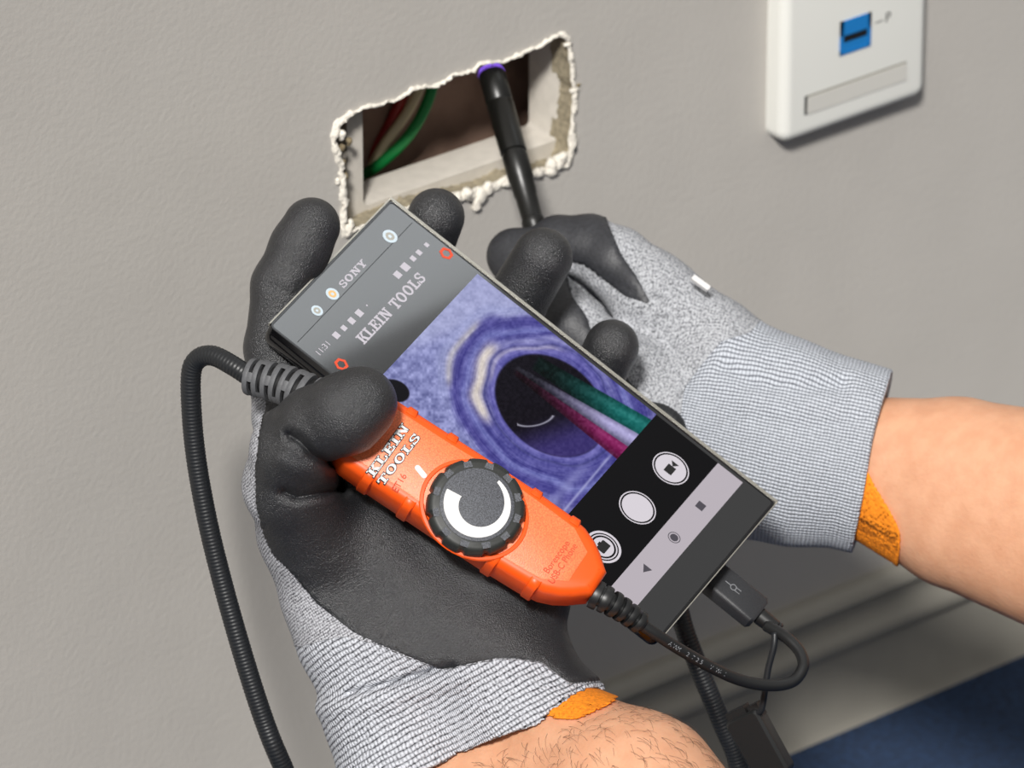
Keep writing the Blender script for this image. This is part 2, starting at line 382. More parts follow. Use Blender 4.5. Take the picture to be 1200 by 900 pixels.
m.add([q for r in rows for q in r], [(j*ND+i, (j+1)*ND+i, (j+1)*ND+(i+1) % ND, j*ND+(i+1) % ND) for j in range(4) for i in range(ND)])
tag(emit_mesh('plaster_lip', m.v, m.f, M_['gypsum'], wall), label='crumbling white plaster edge')
def crumb(px, py, r, seed, material='gypsum', sq=1.0):
    c = wall_at(px, py); r *= .82; bm = bmesh.new(); bmesh.ops.create_icosphere(bm, subdivisions=2, radius=r)
    rs = np.random.RandomState(seed); ph = rs.rand(3)*6
    V = []
    for v in bm.verts:
        k = 1+.25*sin(v.co.x/r*2.5+ph[0])+.2*sin(v.co.z/r*4+ph[1])+.08*rs.normal()
        V.append((c[0]+v.co.x*k*sq, c[1]-r*.25+v.co.y*k*.7, c[2]+v.co.z*k))
    fs = [tuple(v.index for v in f.verts) for f in bm.faces]; bm.free()
    emit_mesh('plaster_crumb', V, fs, M_[material], wall)
for i, a in enumerate([(563, 228, .0036), (558, 238, .0028), (548, 226, .003), (572, 220, .003), (590, 213, .0028), (606, 207, .003), (625, 203, .0032), (643, 196, .0034), (655, 186, .0034), (534, 231, .0022),
                       (672, 106, .002), (399, 158, .0022), (406, 270, .0024), (404, 236, .0016), (396, 212, .0014), (664, 52, .0018), (652, 190, .003), (410, 262, .002)]):
    crumb(*a, seed=i)
for i, a in enumerate([(401, 172, .0017), (408, 165, .0018), (402, 190, .0015), (404, 206, .0013), (677, 100, .0011), (672, 125, .0011), (640, 199, .0011)]):
    crumb(*a, seed=40+i, material='paper')
# cavity behind the wall
m = MB(); x0, x1, z0, z1 = HP[:, 0].min()-.03, HP[:, 0].max()+.03, HP[:, 1].min()-.03, HP[:, 1].max()+.03
m.add([(x0, T, z0), (x1, T, z0), (x1, T, z1), (x0, T, z1), (x0, .040, z0), (x1, .040, z0), (x1, .040, z1), (x0, .040, z1)],
      [(4, 5, 6, 7), (0, 4, 7, 3), (1, 2, 6, 5), (0, 1, 5, 4), (3, 7, 6, 2)])
tag(emit_mesh('wall_cavity_1', m.v, m.f, M_['cavity'], None, smooth=False), kind='structure')
# mounting bracket inside the cut
fy = 0.0075; bl, br, tr, tl = [wall_at(*p, fy)[[0, 2]] for p in ((427, 240), (653, 166), (653, 38), (427, 112))]
tr[1] += .004; tl[1] += .004
def ringloop(o, y, ch=0.0035):
    a = [(bl[0]-o, bl[1]-o), (br[0]+o, bl[1]-o), (br[0]+o, tr[1]+o), (bl[0]-o, tr[1]+o)]
    P = rrect(a[0][0], a[1][0], a[0][1], a[2][1], max(.0008, ch), 4); return [(p[0], y, p[1]) for p in P]
m = MB(); loops = [ringloop(.0075, fy+.016, .003), ringloop(.0075, fy, .003), ringloop(.0005, fy, .002), ringloop(0, fy+.0006, .002), ringloop(0, fy+.016, .002)]
m.loft(loops, False, False)
br_o = emit_mesh('mounting_bracket', m.v, m.f, M_['bracket'], None, auto=40)
tag(br_o, 'light grey mounting bracket recessed inside the ragged wall opening', 'bracket')
# wires in the cavity
for nm, lb, pts, mt in (('electrical_wire', 'red wire inside the wall opening, leftmost of three', [(415, 215, .045), (440, 175, .04), (462, 135, .038), (480, 90, .034)], 'red_wire'),
                        ('electrical_wire', 'cream wire between the red and the green wire in the wall opening', [(418, 235, .045), (445, 178, .036), (478, 130, .034), (500, 85, .03)], 'cream_wire'),
                        ('electrical_wire', 'green wire curving to the right in the wall opening', [(405, 215, .05), (440, 196, .036), (478, 160, .028), (500, 122, .026), (512, 80, .026)], 'green_wire')):
    P = spline([wall_at(a, b, y) for a, b, y in pts], 12); V, fs = tube(P, 0.0021 if 'cream' not in mt else .0019, 14)
    tag(emit_mesh(nm, V, fs, M_[mt], None), lb, 'wire', 'wires inside the wall opening')
# floor and baseboard
m = MB(); m.add([(-1.4, -2.6, 0), (1.6, -2.6, 0), (1.6, 0, 0), (-1.4, 0, 0)], [(0, 1, 2, 3)])
tag(emit_mesh('floor', m.v, m.f, M_['carpet'], None, smooth=False), kind='structure')
prof = [(0, .056), (-.004, .0555), (-.0075, .053), (-.008, .0505), (-.0055, .048), (-.005, .044), (-.006, .041), (-.0095, .039), (-.011, .036), (-.0105, .033), (-.0085, .031), (-.009, .028), (-.0115, .004), (-.014, .0), (0, 0)]
m = MB(); n = len(prof); m.add([(-1.4, y, z) for y, z in prof]+[(1.6, y, z) for y, z in prof], [(i, i+1, n+i+1, n+i) for i in range(n-1)])
tag(emit_mesh('baseboard_back', m.v, m.f, M_['base'], None, auto=50), kind='structure')

# ------------------------------------------------------------------ data wall plate
pb = wall_at(897, 162)
PF = Frame(pb, (1, 0, 0), (0, 0, 1), (0, -1, 0))
plate = empty('wall_plate', None, PF, 'white plastic data wall plate with a blue jack, upper right of the opening', 'wall plate')
PW, PH, PT = 73.0, 118.0, 9.5
m = MB(); lo = [lift(inset(rrect(0, PW, 0, PH, 5), 0), 0), lift(rrect(0, PW, 0, PH, 5), PT-4)]
for a in (15, 30, 50, 70, 90): lo.append(lift(inset(rrect(0, PW, 0, PH, 5), 4*(1-cos(radians(a)))), PT-4+4*sin(radians(a))))
m.loft(lo); m.out('face_plate', PF, M_['plate'], plate, auto=35)
ja = [PF.loc(*p, PT) for p in ((984, 27), (1020, 13), (1020, 53), (984, 65))]
jx0, jx1 = (ja[0][0]+ja[3][0])/2, (ja[1][0]+ja[2][0])/2; jy1, jy0 = (ja[0][1]+ja[1][1])/2, (ja[2][1]+ja[3][1])/2
m = MB(); wd = 1.6
jm = jy0+(jy1-jy0)*.56
for b in ((jx0, jx1, jy0, jy0+1.6), (jx0, jx1, jm, jy1), (jx0, jx0+wd, jy0, jy1), (jx1-wd, jx1, jy0, jy1)): m.box(*b, PT-1, PT+.5)
m.box(jx0+1, jx1-1, jy0+1, jm-3.0, PT-1, PT+.3)
jack = m.out('data_jack', PF, M_['blue'], plate, smooth=False); tag(jack, label='blue data jack')
MB().box(jx0+wd, jx1-wd, jy0+1, jm+.5, PT-.6, PT+.12).out('socket', PF, M_['dark'], jack, smooth=False)
la = [PF.loc(*p, PT) for p in ((943, 113), (943, 135), (1062, 73))]
lx0, lx1, ly1, ly0 = la[0][0], PW-la[0][0], la[0][1], la[1][1]
MB().box(lx0, lx1, ly0, ly1, PT-.5, PT+.06).out('label_recess', PF, M_['groove'], plate, smooth=False)
m = MB(); m.loft([lift(rrect(lx0+1.2, lx1, ly0, ly1-1.0, .6), PT), lift(rrect(lx0+1.2, lx1, ly0, ly1-1.0, .6), PT+.4)]); m.out('label_window', PF, M_['label'], plate, smooth=False)
MB().box(lx0, lx0+1.3, ly0, ly1, PT, PT+.12).out('label_slot', PF, M_['dark'], plate, smooth=False)
m = MB(); ka = PF.loc(1037, 24, PT); m.box(ka[0]-5, ka[0]-1, ka[1]+.2, ka[1]+.55, PT, PT+.1)
font_text(m, 'P', (ka[0], ka[1]-1), (1, 0), (0, 1), 4.2, PT+.1); m.out('printed_mark', PF, M_['dark'], plate, smooth=False)

# ------------------------------------------------------------------ smartphone
QF = cam_frame(614.5, 486, 0, (.499, .546, -.672), (-.783, .616, -.08))
phone = empty('smartphone', None, QF, 'black smartphone in a clear case showing a violet live camera picture', 'phone')
PX, PY, TK = 40.0, 83.8, 9.6
m = MB(); base = rrect(-PX, PX, -PY, PY, 3, 4)
lo = [lift(inset(base, 3.0), -TK), lift(inset(base, 1.4), -TK+.6), lift(inset(base, .4), -TK+2.0), lift(base, -TK+4), lift(base, -3.0), lift(inset(base, .25), -2.4), lift(base, -2.0), lift(inset(base, .6), -.5), lift(inset(base, 1.2), -.15)]
m.loft(lo); m.out('phone_body', QF, M_['phone'], phone, auto=40)
base = rrect(-PX, PX, -PY, PY, 2.2, 4)
def ring(name, outer, z0, z1, wd, material, parent, fr):
    m = MB(); inn = inset(outer, wd)
    lo = [lift(inn, z0), lift(outer, z0), lift(outer, z1-.2), lift(inset(outer, .2), z1), lift(inset(outer, wd-.1), z1), lift(inn, z1-.2)]
    n = len(outer); m.loft(lo, False, False); m.f += [((5*n+i), (5*n+(i+1) % n), ((i+1) % n), i) for i in range(n)]
    return m.out(name, fr, material, parent, auto=40)
ring('case_rim', base, -2.2, .2, 1.0, M_['phone'], phone, QF)
m = MB(); m.box(PX-.45, PX+.6, -PY-.4, PY+.4, -3.0, .45); m.box(-PX+1, PX+.5, PY-.1, PY+.4, -1.0, .3)
m.box(-PX+1, PX+.5, -PY-.4, -PY-.05, -1.0, .3); tag(m.out('clear_case_edge', QF, M_['rim'], phone, auto=30), label='pale shiny clear case edge')
m = MB(); m.prism(inset(base, 1.0), -1, -.02); glass = m.out('glass_front', QF, M_['glass'], phone, smooth=False)
def yat(px, py): return QF.loc(px, py)[1]
y_live0, y_live1 = yat(558, 322), yat(768, 487); y_nav0, y_nav1 = yat(841, 543), yat(870, 566)
SX = 37.6
MB().box(-SX, SX, y_nav0, y_live1, -.2, .02).out('button_bar', QF, M_['scr_black'], phone, smooth=False)
MB().box(-SX, SX, y_nav1, y_nav0, -.2, .02).out('navigation_bar', QF, M_['scr_nav'], phone, smooth=False)
# live picture: a dense grid with painted point colours
gx, gy = np.meshgrid(np.arange(-SX, SX+.1, .25), np.arange(y_live1, y_live0+.1, .25)); sh = gx.shape
o0 = QF.w([(0, 0, 0), (10, 0, 0), (0, 10, 0)]); q = w2c(o0); pp = np.stack([600+q[:, 0]*FPX/(D0-q[:, 2]), 450-q[:, 1]*FPX/(D0-q[:, 2])], 1)
A1, A2 = (pp[1]-pp[0])/10, (pp[2]-pp[0])/10
X = pp[0][0]+gx*A1[0]+gy*A2[0]; Y = pp[0][1]+gx*A1[1]+gy*A2[1]       # picture drawing units
def vnoise(x, y, s, seed):
    rs = np.random.RandomState(seed); g = rs.rand(64, 64); x = x/s; y = y/s; xi = np.floor(x).astype(int); yi = np.floor(y).astype(int)
    fx = x-xi; fy_ = y-yi; fx = fx*fx*(3-2*fx); fy_ = fy_*fy_*(3-2*fy_)
    G = lambda a, b: g[a % 64, b % 64]
    return (G(xi, yi)*(1-fx)+G(xi+1, yi)*fx)*(1-fy_)+(G(xi, yi+1)*(1-fx)+G(xi+1, yi+1)*fx)*fy_
def mixc(C, col, a): a = np.clip(a, 0, 1)[..., None]; return C*(1-a)+np.array(col, float)*a
sm = lambda v, a, b: np.clip((v-a)/(b-a), 0, 1)**2*(3-2*np.clip((v-a)/(b-a), 0, 1))
n1, n2, n3 = vnoise(X, Y, 26, 1), vnoise(X, Y, 7, 2), vnoise(X, Y, 2.6, 3)
C = np.zeros(sh+(3,))+np.array([100, 98, 160.])
C = mixc(C, (146, 152, 200), sm(600-X+ (Y-400)*.2, -20, 110)*.75)
C += ((n2-.5)*34+(n3-.5)*22)[..., None]*np.where(X < 560, 1, .5)[..., None]
C = mixc(C, (168, 172, 212), sm(400-Y-(X-560)*.28, 0, 30)*.9)
ex, ey = 640, 482
a = radians(38)
def ell(cx, cy, rx, ry, ang=38):
    a = radians(ang); u = (X-cx)*cos(a)+(Y-cy)*sin(a); v = -(X-cx)*sin(a)+(Y-cy)*cos(a); return np.sqrt((u/rx)**2+(v/ry)**2), np.degrees(np.arctan2(v/ry, u/rx))
e, an = ell(645, 475, 72, 53)
def band(C, e, e0, wd, col, amt, lo=None, hi=None):
    k = np.exp(-((e-e0)/wd)**2)*amt
    if lo is not None:
        mid = (lo+hi)/2; dd = np.abs((an-mid+180) % 360-180); k = k*(1-sm(dd, (hi-lo)/2*.6, (hi-lo)/2))
    return mixc(C, col, k)
stk = vnoise(e*30+400, (an+180)/9+n1*2, 1.0, 9); stk2 = vnoise(e*60+300, (an+180)/22+n1*3, 1.0, 11)
warp = e+(n1-.5)*.14+(vnoise(X, Y, 45, 5)-.5)*.12
C = mixc(C, (78, 76, 150), sm(1.95-warp, 0, .3)*.75)
C = band(C, warp, 1.95, .10, (160, 165, 210), .8, 120, 300)
C = band(C, warp, 1.72, .10, (70, 66, 140), .8)
C = band(C, warp, 1.83, .06, (184, 180, 190), .9, 140, 200)
C = band(C, warp, 1.52, .07, (120, 124, 190), .8)
C = band(C, warp, 1.42, .04, (60, 58, 130), .7)
C = band(C, warp, 1.30, .09, (150, 150, 200), .7, 110, 320)
C = band(C, warp, 1.32, .11, (214, 204, 198), 1.0, 112, 200)
C = band(C, warp, 1.19, .025, (70, 70, 130), .8)
C = band(C, warp, 1.13, .05, (178, 172, 200), .8, 150, 260)
C = band(C, warp, 1.06, .05, (112, 108, 180), .8)
C = mixc(C, (140, 142, 200), sm(Y-.55*X, 225, 250)*sm(.55*X-Y+275, 0, 18)*.25)
C += (((stk-.5)*16+(stk2-.5)*20)*sm(2.1-e, 0, .3))[..., None]*np.array([1, 1, .8])
ins = 1-sm(e, .96, 1.02)
C = mixc(C, (16, 12, 22), ins)
C = mixc(C, (66, 56, 124), ins*sm((Y-505)+(X-640)*.35, -22, 26)*.85)
C += ((n3-.5)*14)[..., None]*ins[..., None]
C += ((n3-.5)*20+(n2-.5)*18)[..., None]*(1-ins)[..., None]
e2, an2 = ell(625, 488, 24, 11, -10); C = mixc(C, (190, 190, 205), np.exp(-((e2-1)/.08)**2)*(Y > 487)*(X > 606)*.8)
def wire(C, p, q, w0, w1, col, hl):
    p, q = np.array(p, float), np.array(q, float); d = q-p; L = np.linalg.norm(d); d /= L; nn = np.array([-d[1], d[0]])
    t = (X-p[0])*d[0]+(Y-p[1])*d[1]; v = (X-p[0])*nn[0]+(Y-p[1])*nn[1]; wd = w0+(w1-w0)*np.clip(t/L, 0, 1)
    k = (1-sm(np.abs(v), wd-1.2, wd+.4))*sm(t, -2, 6); dark = np.clip(t/L*1.25, .22, 1)
    col = np.array(col, float)[None, None]*dark[..., None]*(1-.35*np.clip(np.abs(v+wd*.2)/wd, 0, 1)**2)[..., None]+((n3-.5)*26)[..., None]
    col = col+np.exp(-((v+wd*.3)/(wd*.35))**2)[..., None]*hl*dark[..., None]
    return C*(1-k[..., None])+col*k[..., None]
C = wire(C, (626, 424), (752, 502), 9, 15, (14, 96, 92), 22)
C = wire(C, (603, 434), (735, 533), 5, 12, (124, 26, 84), 18)
C = wire(C, (604, 430), (742, 516), 3, 10, (164, 158, 204), 18)
e3, _ = ell(464, 458, 18, 12.5, 25); C = mixc(C, (14, 12, 18), 1-sm(e3, .9, 1.05))
t = (X-700)*.64+(Y-545)*-.77
C = mixc(C, (178, 180, 222), np.exp(-(((X-686)+(Y-568)*.86)/2.2)**2)*sm(Y, 528, 540)*.7)
C = mixc(C, (150, 152, 205), np.exp(-(((X-672)+(Y-560)*.9)/9)**2)*sm(Y, 535, 560)*.5)
C = np.clip(C, 0, 255)/255; C = np.where(C <= .04045, C/12.92, ((C+.055)/1.055)**2.4)
hgt, wdt = sh; V = np.stack([gx.ravel(), gy.ravel(), np.full(gx.size, .03)], 1)
fs = [(i*wdt+j, i*wdt+j+1, (i+1)*wdt+j+1, (i+1)*wdt+j) for i in range(hgt-1) for j in range(wdt-1)]
lm = bpy.data.materials.new('live_picture'); lm.use_nodes = True; nn_, ll = lm.node_tree.nodes, lm.node_tree.links
at_ = nn_.new('ShaderNodeVertexColor'); at_.layer_name = 'picture'; pbn = nn_['Principled BSDF']; pbn.inputs['Roughness'].default_value = .16
sc_ = nn_.new('ShaderNodeVectorMath'); sc_.operation = 'SCALE'; sc_.inputs['Scale'].default_value = .08; ll.new(at_.outputs[0], sc_.inputs[0])
ll.new(sc_.outputs[0], pbn.inputs['Base Color']); ll.new(at_.outputs[0], pbn.inputs['Emission Color']); pbn.inputs['Emission Strength'].default_value = .86; pbn.inputs['Specular IOR Level'].default_value = .09
live = emit_mesh('live_picture', QF.w(V), fs, lm, phone, smooth=False)
ca = live.data.color_attributes.new('picture', 'FLOAT_COLOR', 'POINT')
ca.data.foreach_set('color', np.concatenate([C.reshape(-1, 3), np.ones((gx.size, 1))], 1).astype(np.float32).ravel())
# buttons
def disc(cx, cy, r0, r1, z, n=32):
    m = MB(); A = [2*pi*i/n for i in range(n)]
    if r0 <= 0: return m.prism([(cx+r1*cos(a), cy+r1*sin(a)) for a in A], z-.05, z)
    m.add([(cx+r0*cos(a), cy+r0*sin(a), z) for a in A]+[(cx+r1*cos(a), cy+r1*sin(a), z) for a in A], [(i, n+i, n+(i+1) % n, (i+1) % n) for i in range(n)]); return m
def joinm(*ms):
    r = MB()
    for q in ms: r.add(q.v, q.f)
    return r
bt = [QF.loc(786, 549), QF.loc(747, 595), QF.loc(707, 641)]
for i, (b, nm) in enumerate(zip(bt, ('video_button', 'shutter_button', 'photo_button'))):
    if i < 2: mm = joinm(disc(*b, 0, 5.7, .06), disc(*b, 6.3, 6.75, .06))
    else: mm = joinm(disc(*b, 4.6, 5.1, .06), disc(*b, 5.6, 6.5, .06), disc(*b, 0, 3.9, .06))
    bo = mm.out(nm, QF, M_['scr_light'], phone, smooth=False)
    k = MB()
    if i == 0: k.box(b[0]-2.6, b[0]+1.2, b[1]-1.6, b[1]+1.6, .07, .1); k.prism([(b[0]+1.2, b[1]), (b[0]+3.2, b[1]+1.6), (b[0]+3.2, b[1]-1.6)], .07, .1)
    if i == 2: k.prism(rrect(b[0]-2.4, b[0]+2.4, b[1]-1.7, b[1]+1.7, .4), .07, .1); k.box(b[0]-.8, b[0]+.8, b[1]+1.5, b[1]+2.2, .07, .1)
    if k.v:
        ic = k.out('icon', QF, M_['dark'], bo, smooth=False)
nv = [QF.loc(821, 593), QF.loc(790, 630), QF.loc(757, 667)]
m = MB(); m.box(nv[0][0]-1.6, nv[0][0]+1.6, nv[0][1]-1.5, nv[0][1]+1.5, .02, .05); m.out('recents_symbol', QF, M_['scr_icon'], phone, smooth=False)
joinm(disc(*nv[1], 0, 1.5, .05), disc(*nv[1], 2.0, 2.3, .05)).out('home_symbol', QF, M_['scr_icon'], phone, smooth=False)
m = MB(); m.prism([(nv[2][0]-1.9, nv[2][1]), (nv[2][0]+1.3, nv[2][1]+1.8), (nv[2][0]+1.3, nv[2][1]-1.8)], .02, .05); m.out('back_symbol', QF, M_['scr_icon'], phone, smooth=False)
# top of the phone: sensors and print
for px, py, r, mt, nm in ((457, 277, 2.7, 'lens', 'front_camera'), (389.5, 344.5, 2.4, 'gold', 'light_sensor'), (371.5, 364, 2.1, 'lens', 'flash_lens')):
    c = QF.loc(px, py); lo_ = joinm(disc(*c, 0, r, .06)).out(nm, QF, M_['lens'], phone, smooth=False)
    disc(*c, r*.25, r*.62, .07).out('lens_ring', QF, M_['rim'] if mt != 'gold' else M_['gold'], lo_, smooth=False)
def line(m, txt, a, b, h, kind='font', z=.05, wide=None):
    p, q = QF.loc(*a), QF.loc(*b); L = np.linalg.norm(q-p)
    if kind == 'slab':
        unit = sum(SLAB[c][0]+.06 for c in txt); slab_text(m, txt, p, (1, 0), (0, 1), h, z-.03, z, wide=L/(unit*h))
    else: font_text(m, txt, p, (1, 0), (0, 1), h, z, width=L)
m = MB(); line(m, 'SONY', (403, 338), (432, 309), 2.6, 'slab'); m.out('maker_lettering', QF, M_['scr_light'], phone, smooth=False)  # printed maker name, given the glowing screen material to stay visible
m = MB(); line(m, 'KLEIN TOOLS', (427, 404), (504, 329), 4.0, 'slab'); m.out('screen_title', QF, M_['scr_light'], phone, smooth=False)
m = MB(); line(m, '11:31', (374, 418), (387, 404), 2.2); m.out('clock_digits', QF, M_['scr_light'], phone, smooth=False)
m = MB()
for px, py, s in ((394, 393, 1.2), (403, 384.5, 1.0), (412, 376, 1.2), (421, 367, 1.3), (430, 358, .3), (466, 322, 1.3), (475, 313, 1.5), (484, 303, 1.0), (491, 296, 1.0), (500, 287, .8)):
    c = QF.loc(px, py); m.box(c[0]-s, c[0]+s, c[1]-s, c[1]+s, .02, .05)
m.out('status_icons', QF, M_['scr_light'], phone, smooth=False)
for px, py in ((400, 427), (523, 297)):
    c = QF.loc(px, py); disc(*c, 1.5, 2.6, .05, 6).out('settings_symbol', QF, M_['red_px'], phone, smooth=False)
m = MB()
for y in (72.8,): m.box(-SX, SX, y-.1, y+.1, .0, .02)
m.out('screen_edge_line', QF, M_['scr_black'], phone, smooth=False)
for y, L in ((52, 9), (30, 17)): MB().box(PX-.2, PX+.7, y-L/2, y+L/2, -6, -3.5).out('side_button', QF, M_['rim'], phone, smooth=False)

# ------------------------------------------------------------------ inspection camera (borescope)
IF = cam_frame(557, 596, 38, (.528, .793, -.30), (-.832, .555, -.02))
scope = empty('inspection_camera', None, IF, 'orange and black handheld inspection camera held under the left thumb, cable looping to the probe', 'inspection camera')
def P2(px, py, z=9): return tuple(IF.loc(px, py, z))
prof_l = []
HW = 14.6
half = [(51, 7.5), (50, 11), (48, 13.2), (44, 14.4), (30, 14.7), (10, 14.9), (-12, 14.9), (-27, 14.4), (-34, 13.4), (-39, 11.4), (-43, 8.8), (-46, 6.2), (-48, 4.6)]
right = [(x, y) for y, x in half]; left = [(-x, y) for x, y in right[::-1]]
outl = right[::-1]+left[::-1]                                   # counter-clockwise: up the right side, down the left
def dens(P, k=3):
    P = np.array(P); out = []
    for i in range(len(P)):
        a, b = P[i], P[(i+1) % len(P)]; out += [tuple(a+(b-a)*j/k) for j in range(k)]
    return out
outl = dens(outl, 2)
m = MB(); m.loft([lift(inset(outl, 3), -10), lift(inset(outl, 1), -9), lift(outl, -6.5), lift(outl, 5.8), lift(inset(outl, .5), 7.4), lift(inset(outl, 1.7), 8.6), lift(inset(outl, 3.0), 9.0)])
body = m.out('scope_body', IF, M_['orange'], scope, auto=55)
for px_, py_ in ((421, 577), (470, 605), (570, 668), (619, 694)):
    y_ = IF.loc(px_, py_, 2)[1]; hw_ = np.interp(y_, [-34, -27, -12, 10, 30, 44], [13.4, 14.4, 14.9, 14.9, 14.7, 14.4])
    for sg in (-1, 1):
        m = MB(); P = [(sg*(hw_+dx), dz) for dx, dz in ((-2.5, 9.15), (-1.2, 9.1), (.2, 7.9), (.9, 6.0), (.9, -6.0), (.2, -8), (-1, -9))]
        if sg < 0: P = P[::-1]
        n = len(P); m.add([(p[0]-sg*k, y_+d, p[1]-k*.4) for d, k in ((-2.0, .7), (-1.5, 0), (1.5, 0), (2.0, .7)) for p in P], [(j*n+i, j*n+i+1, (j+1)*n+i+1, (j+1)*n+i) for j in range(3) for i in range(n-1)]+[tuple(range(n))[::-1], tuple(range(3*n, 4*n))])
        m.out('grip_ridge', IF, M_['orange'], scope, auto=40)
pan = [(-11, 46), (-11.2, 20), (-12, 0), (-11.2, -20), (-10.5, -31), (-6, -39), (6, -39), (10.5, -31), (11.2, -20), (12, 0), (11.2, 20), (11, 46), (9, 48), (-9, 48)]
m = MB(); p_ = dens(pan, 3); m.loft([lift(p_, 8.8), lift(p_, 9.15), lift(inset(p_, .4), 9.35)]); m.out('textured_panel', IF, M_['orange_p'], scope, auto=35)
# recess ring round the dial
kc = IF.loc(557, 595, 12)
m = MB(); n = 64
lo = []
for r, z in ((19.2, 9.0), (18.8, 9.7), (17.8, 9.8), (17.2, 8.9)): lo.append([(kc[0]+r*cos(2*pi*i/n)*(.86 if abs(cos(2*pi*i/n)) > .0 else 1), kc[1]+r*sin(2*pi*i/n), z) for i in range(n)])
m.loft(lo, False, False); m.out('dial_collar', IF, M_['orange'], scope, auto=40)
m = MB(); n = 216; lo = []
def kr(i, r):
    t = (i/n*12) % 1; return r-(0.9 if .40 < t < .60 else (.45 if .36 < t < .64 else 0))
for r, z in ((15.5, 8), (16.2, 9), (16.4, 13), (16.1, 14.6), (15.3, 15.6), (14.2, 15.9)):
    lo.append([(kc[0]+kr(i, r)*cos(2*pi*i/n), kc[1]+kr(i, r)*sin(2*pi*i/n), z) for i in range(n)])
m.loft(lo); dial = m.out('dial', IF, M_['knob'], scope, auto=40)
z = 15.9
m = MB(); n = 60; m.loft([[(kc[0]+r*cos(2*pi*i/n), kc[1]+r*sin(2*pi*i/n), zz) for i in range(n)] for r, zz in ((12.5, z-.1), (12.4, z+.25), (12.1, z+.35))]); m.out('dial_face', IF, M_['knobf'], dial, auto=40)
m = MB()
for i in range(12):
    a0 = 2*pi*(i+.28)/12; a1 = 2*pi*(i+.72)/12; P = [(kc[0]+r*cos(a), kc[1]+r*sin(a)) for r, a in ((13.0, a0), (15.0, a0+.03), (15.0, a1-.03), (13.0, a1))]
    m.prism(P, z-.4, z+.12)
m.out('dial_grip_pads', IF, M_['knobf'], dial, auto=40)
# white wedge on the dial, from screen-left round the bottom to upper right
def sa(deg):                       # screen direction -> local angle
    p = IF.loc(557+30*cos(radians(deg)), 595-30*sin(radians(deg)), 16)-IF.loc(557, 595, 16); return atan2(p[1], p[0])
A = [sa(d) for d in np.linspace(152, 408, 50)]; m = MB(); V = []
for i, a in enumerate(A):
    t = i/49; ro = 11.2; ri = ro-(4.4*(1-t)**.8+1.0); zz = z+.42
    V += [(kc[0]+ri*cos(a), kc[1]+ri*sin(a), zz), (kc[0]+ro*cos(a), kc[1]+ro*sin(a), zz)]
m.add(V, [(2*i, 2*i+2, 2*i+3, 2*i+1) for i in range(49)]); m.out('brightness_wedge', IF, M_['white'], dial, smooth=False)
# print on the panel
def iline(m, txt, a, b, h, slab=True, z=9.55, grow=0):
    p, q = IF.loc(*a, 9.4), IF.loc(*b, 9.4); d = q-p; L = np.linalg.norm(d); d /= L; up = np.array([-d[1], d[0]])
    if slab:
        unit = sum(SLAB[c][0]+.06 for c in txt); slab_text(m, txt, p, d, up, h, 9.3, z, wide=L/(unit*h), grow=grow)
    else: font_text(m, txt, p, d, up, h, z, width=L)
m = MB(); iline(m, 'KLEIN', (438, 560), (481, 501), 3.2, z=9.5, grow=.06); iline(m, 'TOOLS', (449, 570), (494, 512), 2.8, z=9.5, grow=.06); m.out('lettering_outline', IF, M_['dark'], scope, smooth=False)  # slightly grown black copy of the letters, their outline
m = MB(); iline(m, 'KLEIN', (438, 560), (481, 501), 3.2, z=9.7); iline(m, 'TOOLS', (449, 570), (494, 512), 2.8, z=9.7); m.out('raised_lettering', IF, M_['white'], scope, smooth=False)
m = MB(); iline(m, 'ET16', (465, 578), (477, 558), 2.4, False); m.out('model_lettering', IF, M_['orange_d'], scope, smooth=False); m = MB(); iline(m, 'Borescope', (642, 673), (668, 637), 2.3, False); iline(m, 'USB-C Phone', (648, 685), (677, 640), 2.3, False)
m.out('purpose_lettering', IF, M_['orange_d'], scope, smooth=False)
c = IF.loc(493, 553, 9.4); tt = IF.loc(497, 558, 9.4)-IF.loc(488, 547, 9.4); tt /= np.linalg.norm(tt); q2 = np.array([-tt[1], tt[0]])
m = MB(); P = [(c+tt*x+q2*y) for x, y in rrect(-2.6, 2.6, -.95, .95, .9)]; m.prism([tuple(p) for p in P], 9.3, 9.75); m.out('indicator_mark', IF, M_['white'], scope, smooth=False)

# strain relief and gooseneck
relp = spline([cm(405, 493, 38), cm(370, 468, 38), cm(330, 450, 34), cm(292, 441, 30)], 8); relp, tl_ = resample(relp, 1.0)
rr_ = np.interp(tl_/tl_[-1], [0, 1], [8.2, 6.2]); V, fs = tube(relp, rr_-1.6, 24)
relief = emit_mesh('strain_relief', CF.w(V), fs, M_['dark'], scope)
def ringtube(P, T, a, b, r0, r1, a0=0, a1=2*pi, n=28):
    """collar segment from arc index a to b of the path P (camera mm)"""
    loops = []
    m = MB(); up = np.array([.1, .2, .97]); idx = np.linspace(a, b, 4)
    for wl, f in ((r0, idx[0]), (r1*.97, idx[0]), (r1, idx[1]), (r1, idx[2]), (r1*.97, idx[3]), (r0, idx[3])):
        i = min(int(f), len(P)-2); c = P[i]+(P[i+1]-P[i])*(f-i); d = P[i+1]-P[i]; d = d/np.linalg.norm(d)
        x = np.cross(d, up); x /= np.linalg.norm(x); y = np.cross(d, x)
        loops.append([tuple(c+wl*(x*cos(a0+(a1-a0)*k/n)+y*sin(a0+(a1-a0)*k/n))) for k in range(n+(0 if a1-a0 > 6.2 else 1))])
    if a1-a0 > 6.2: m.loft(loops, False, False)
    else:
        nn = len(loops[0]); m.add([p for l_ in loops for p in l_], [(j*nn+i, j*nn+i+1, (j+1)*nn+i+1, (j+1)*nn+i) for j in range(len(loops)-1) for i in range(nn-1)])
    return m
NR = len(relp)-1; k = NR
seg = 3.3; i = NR-0.01; j = 0
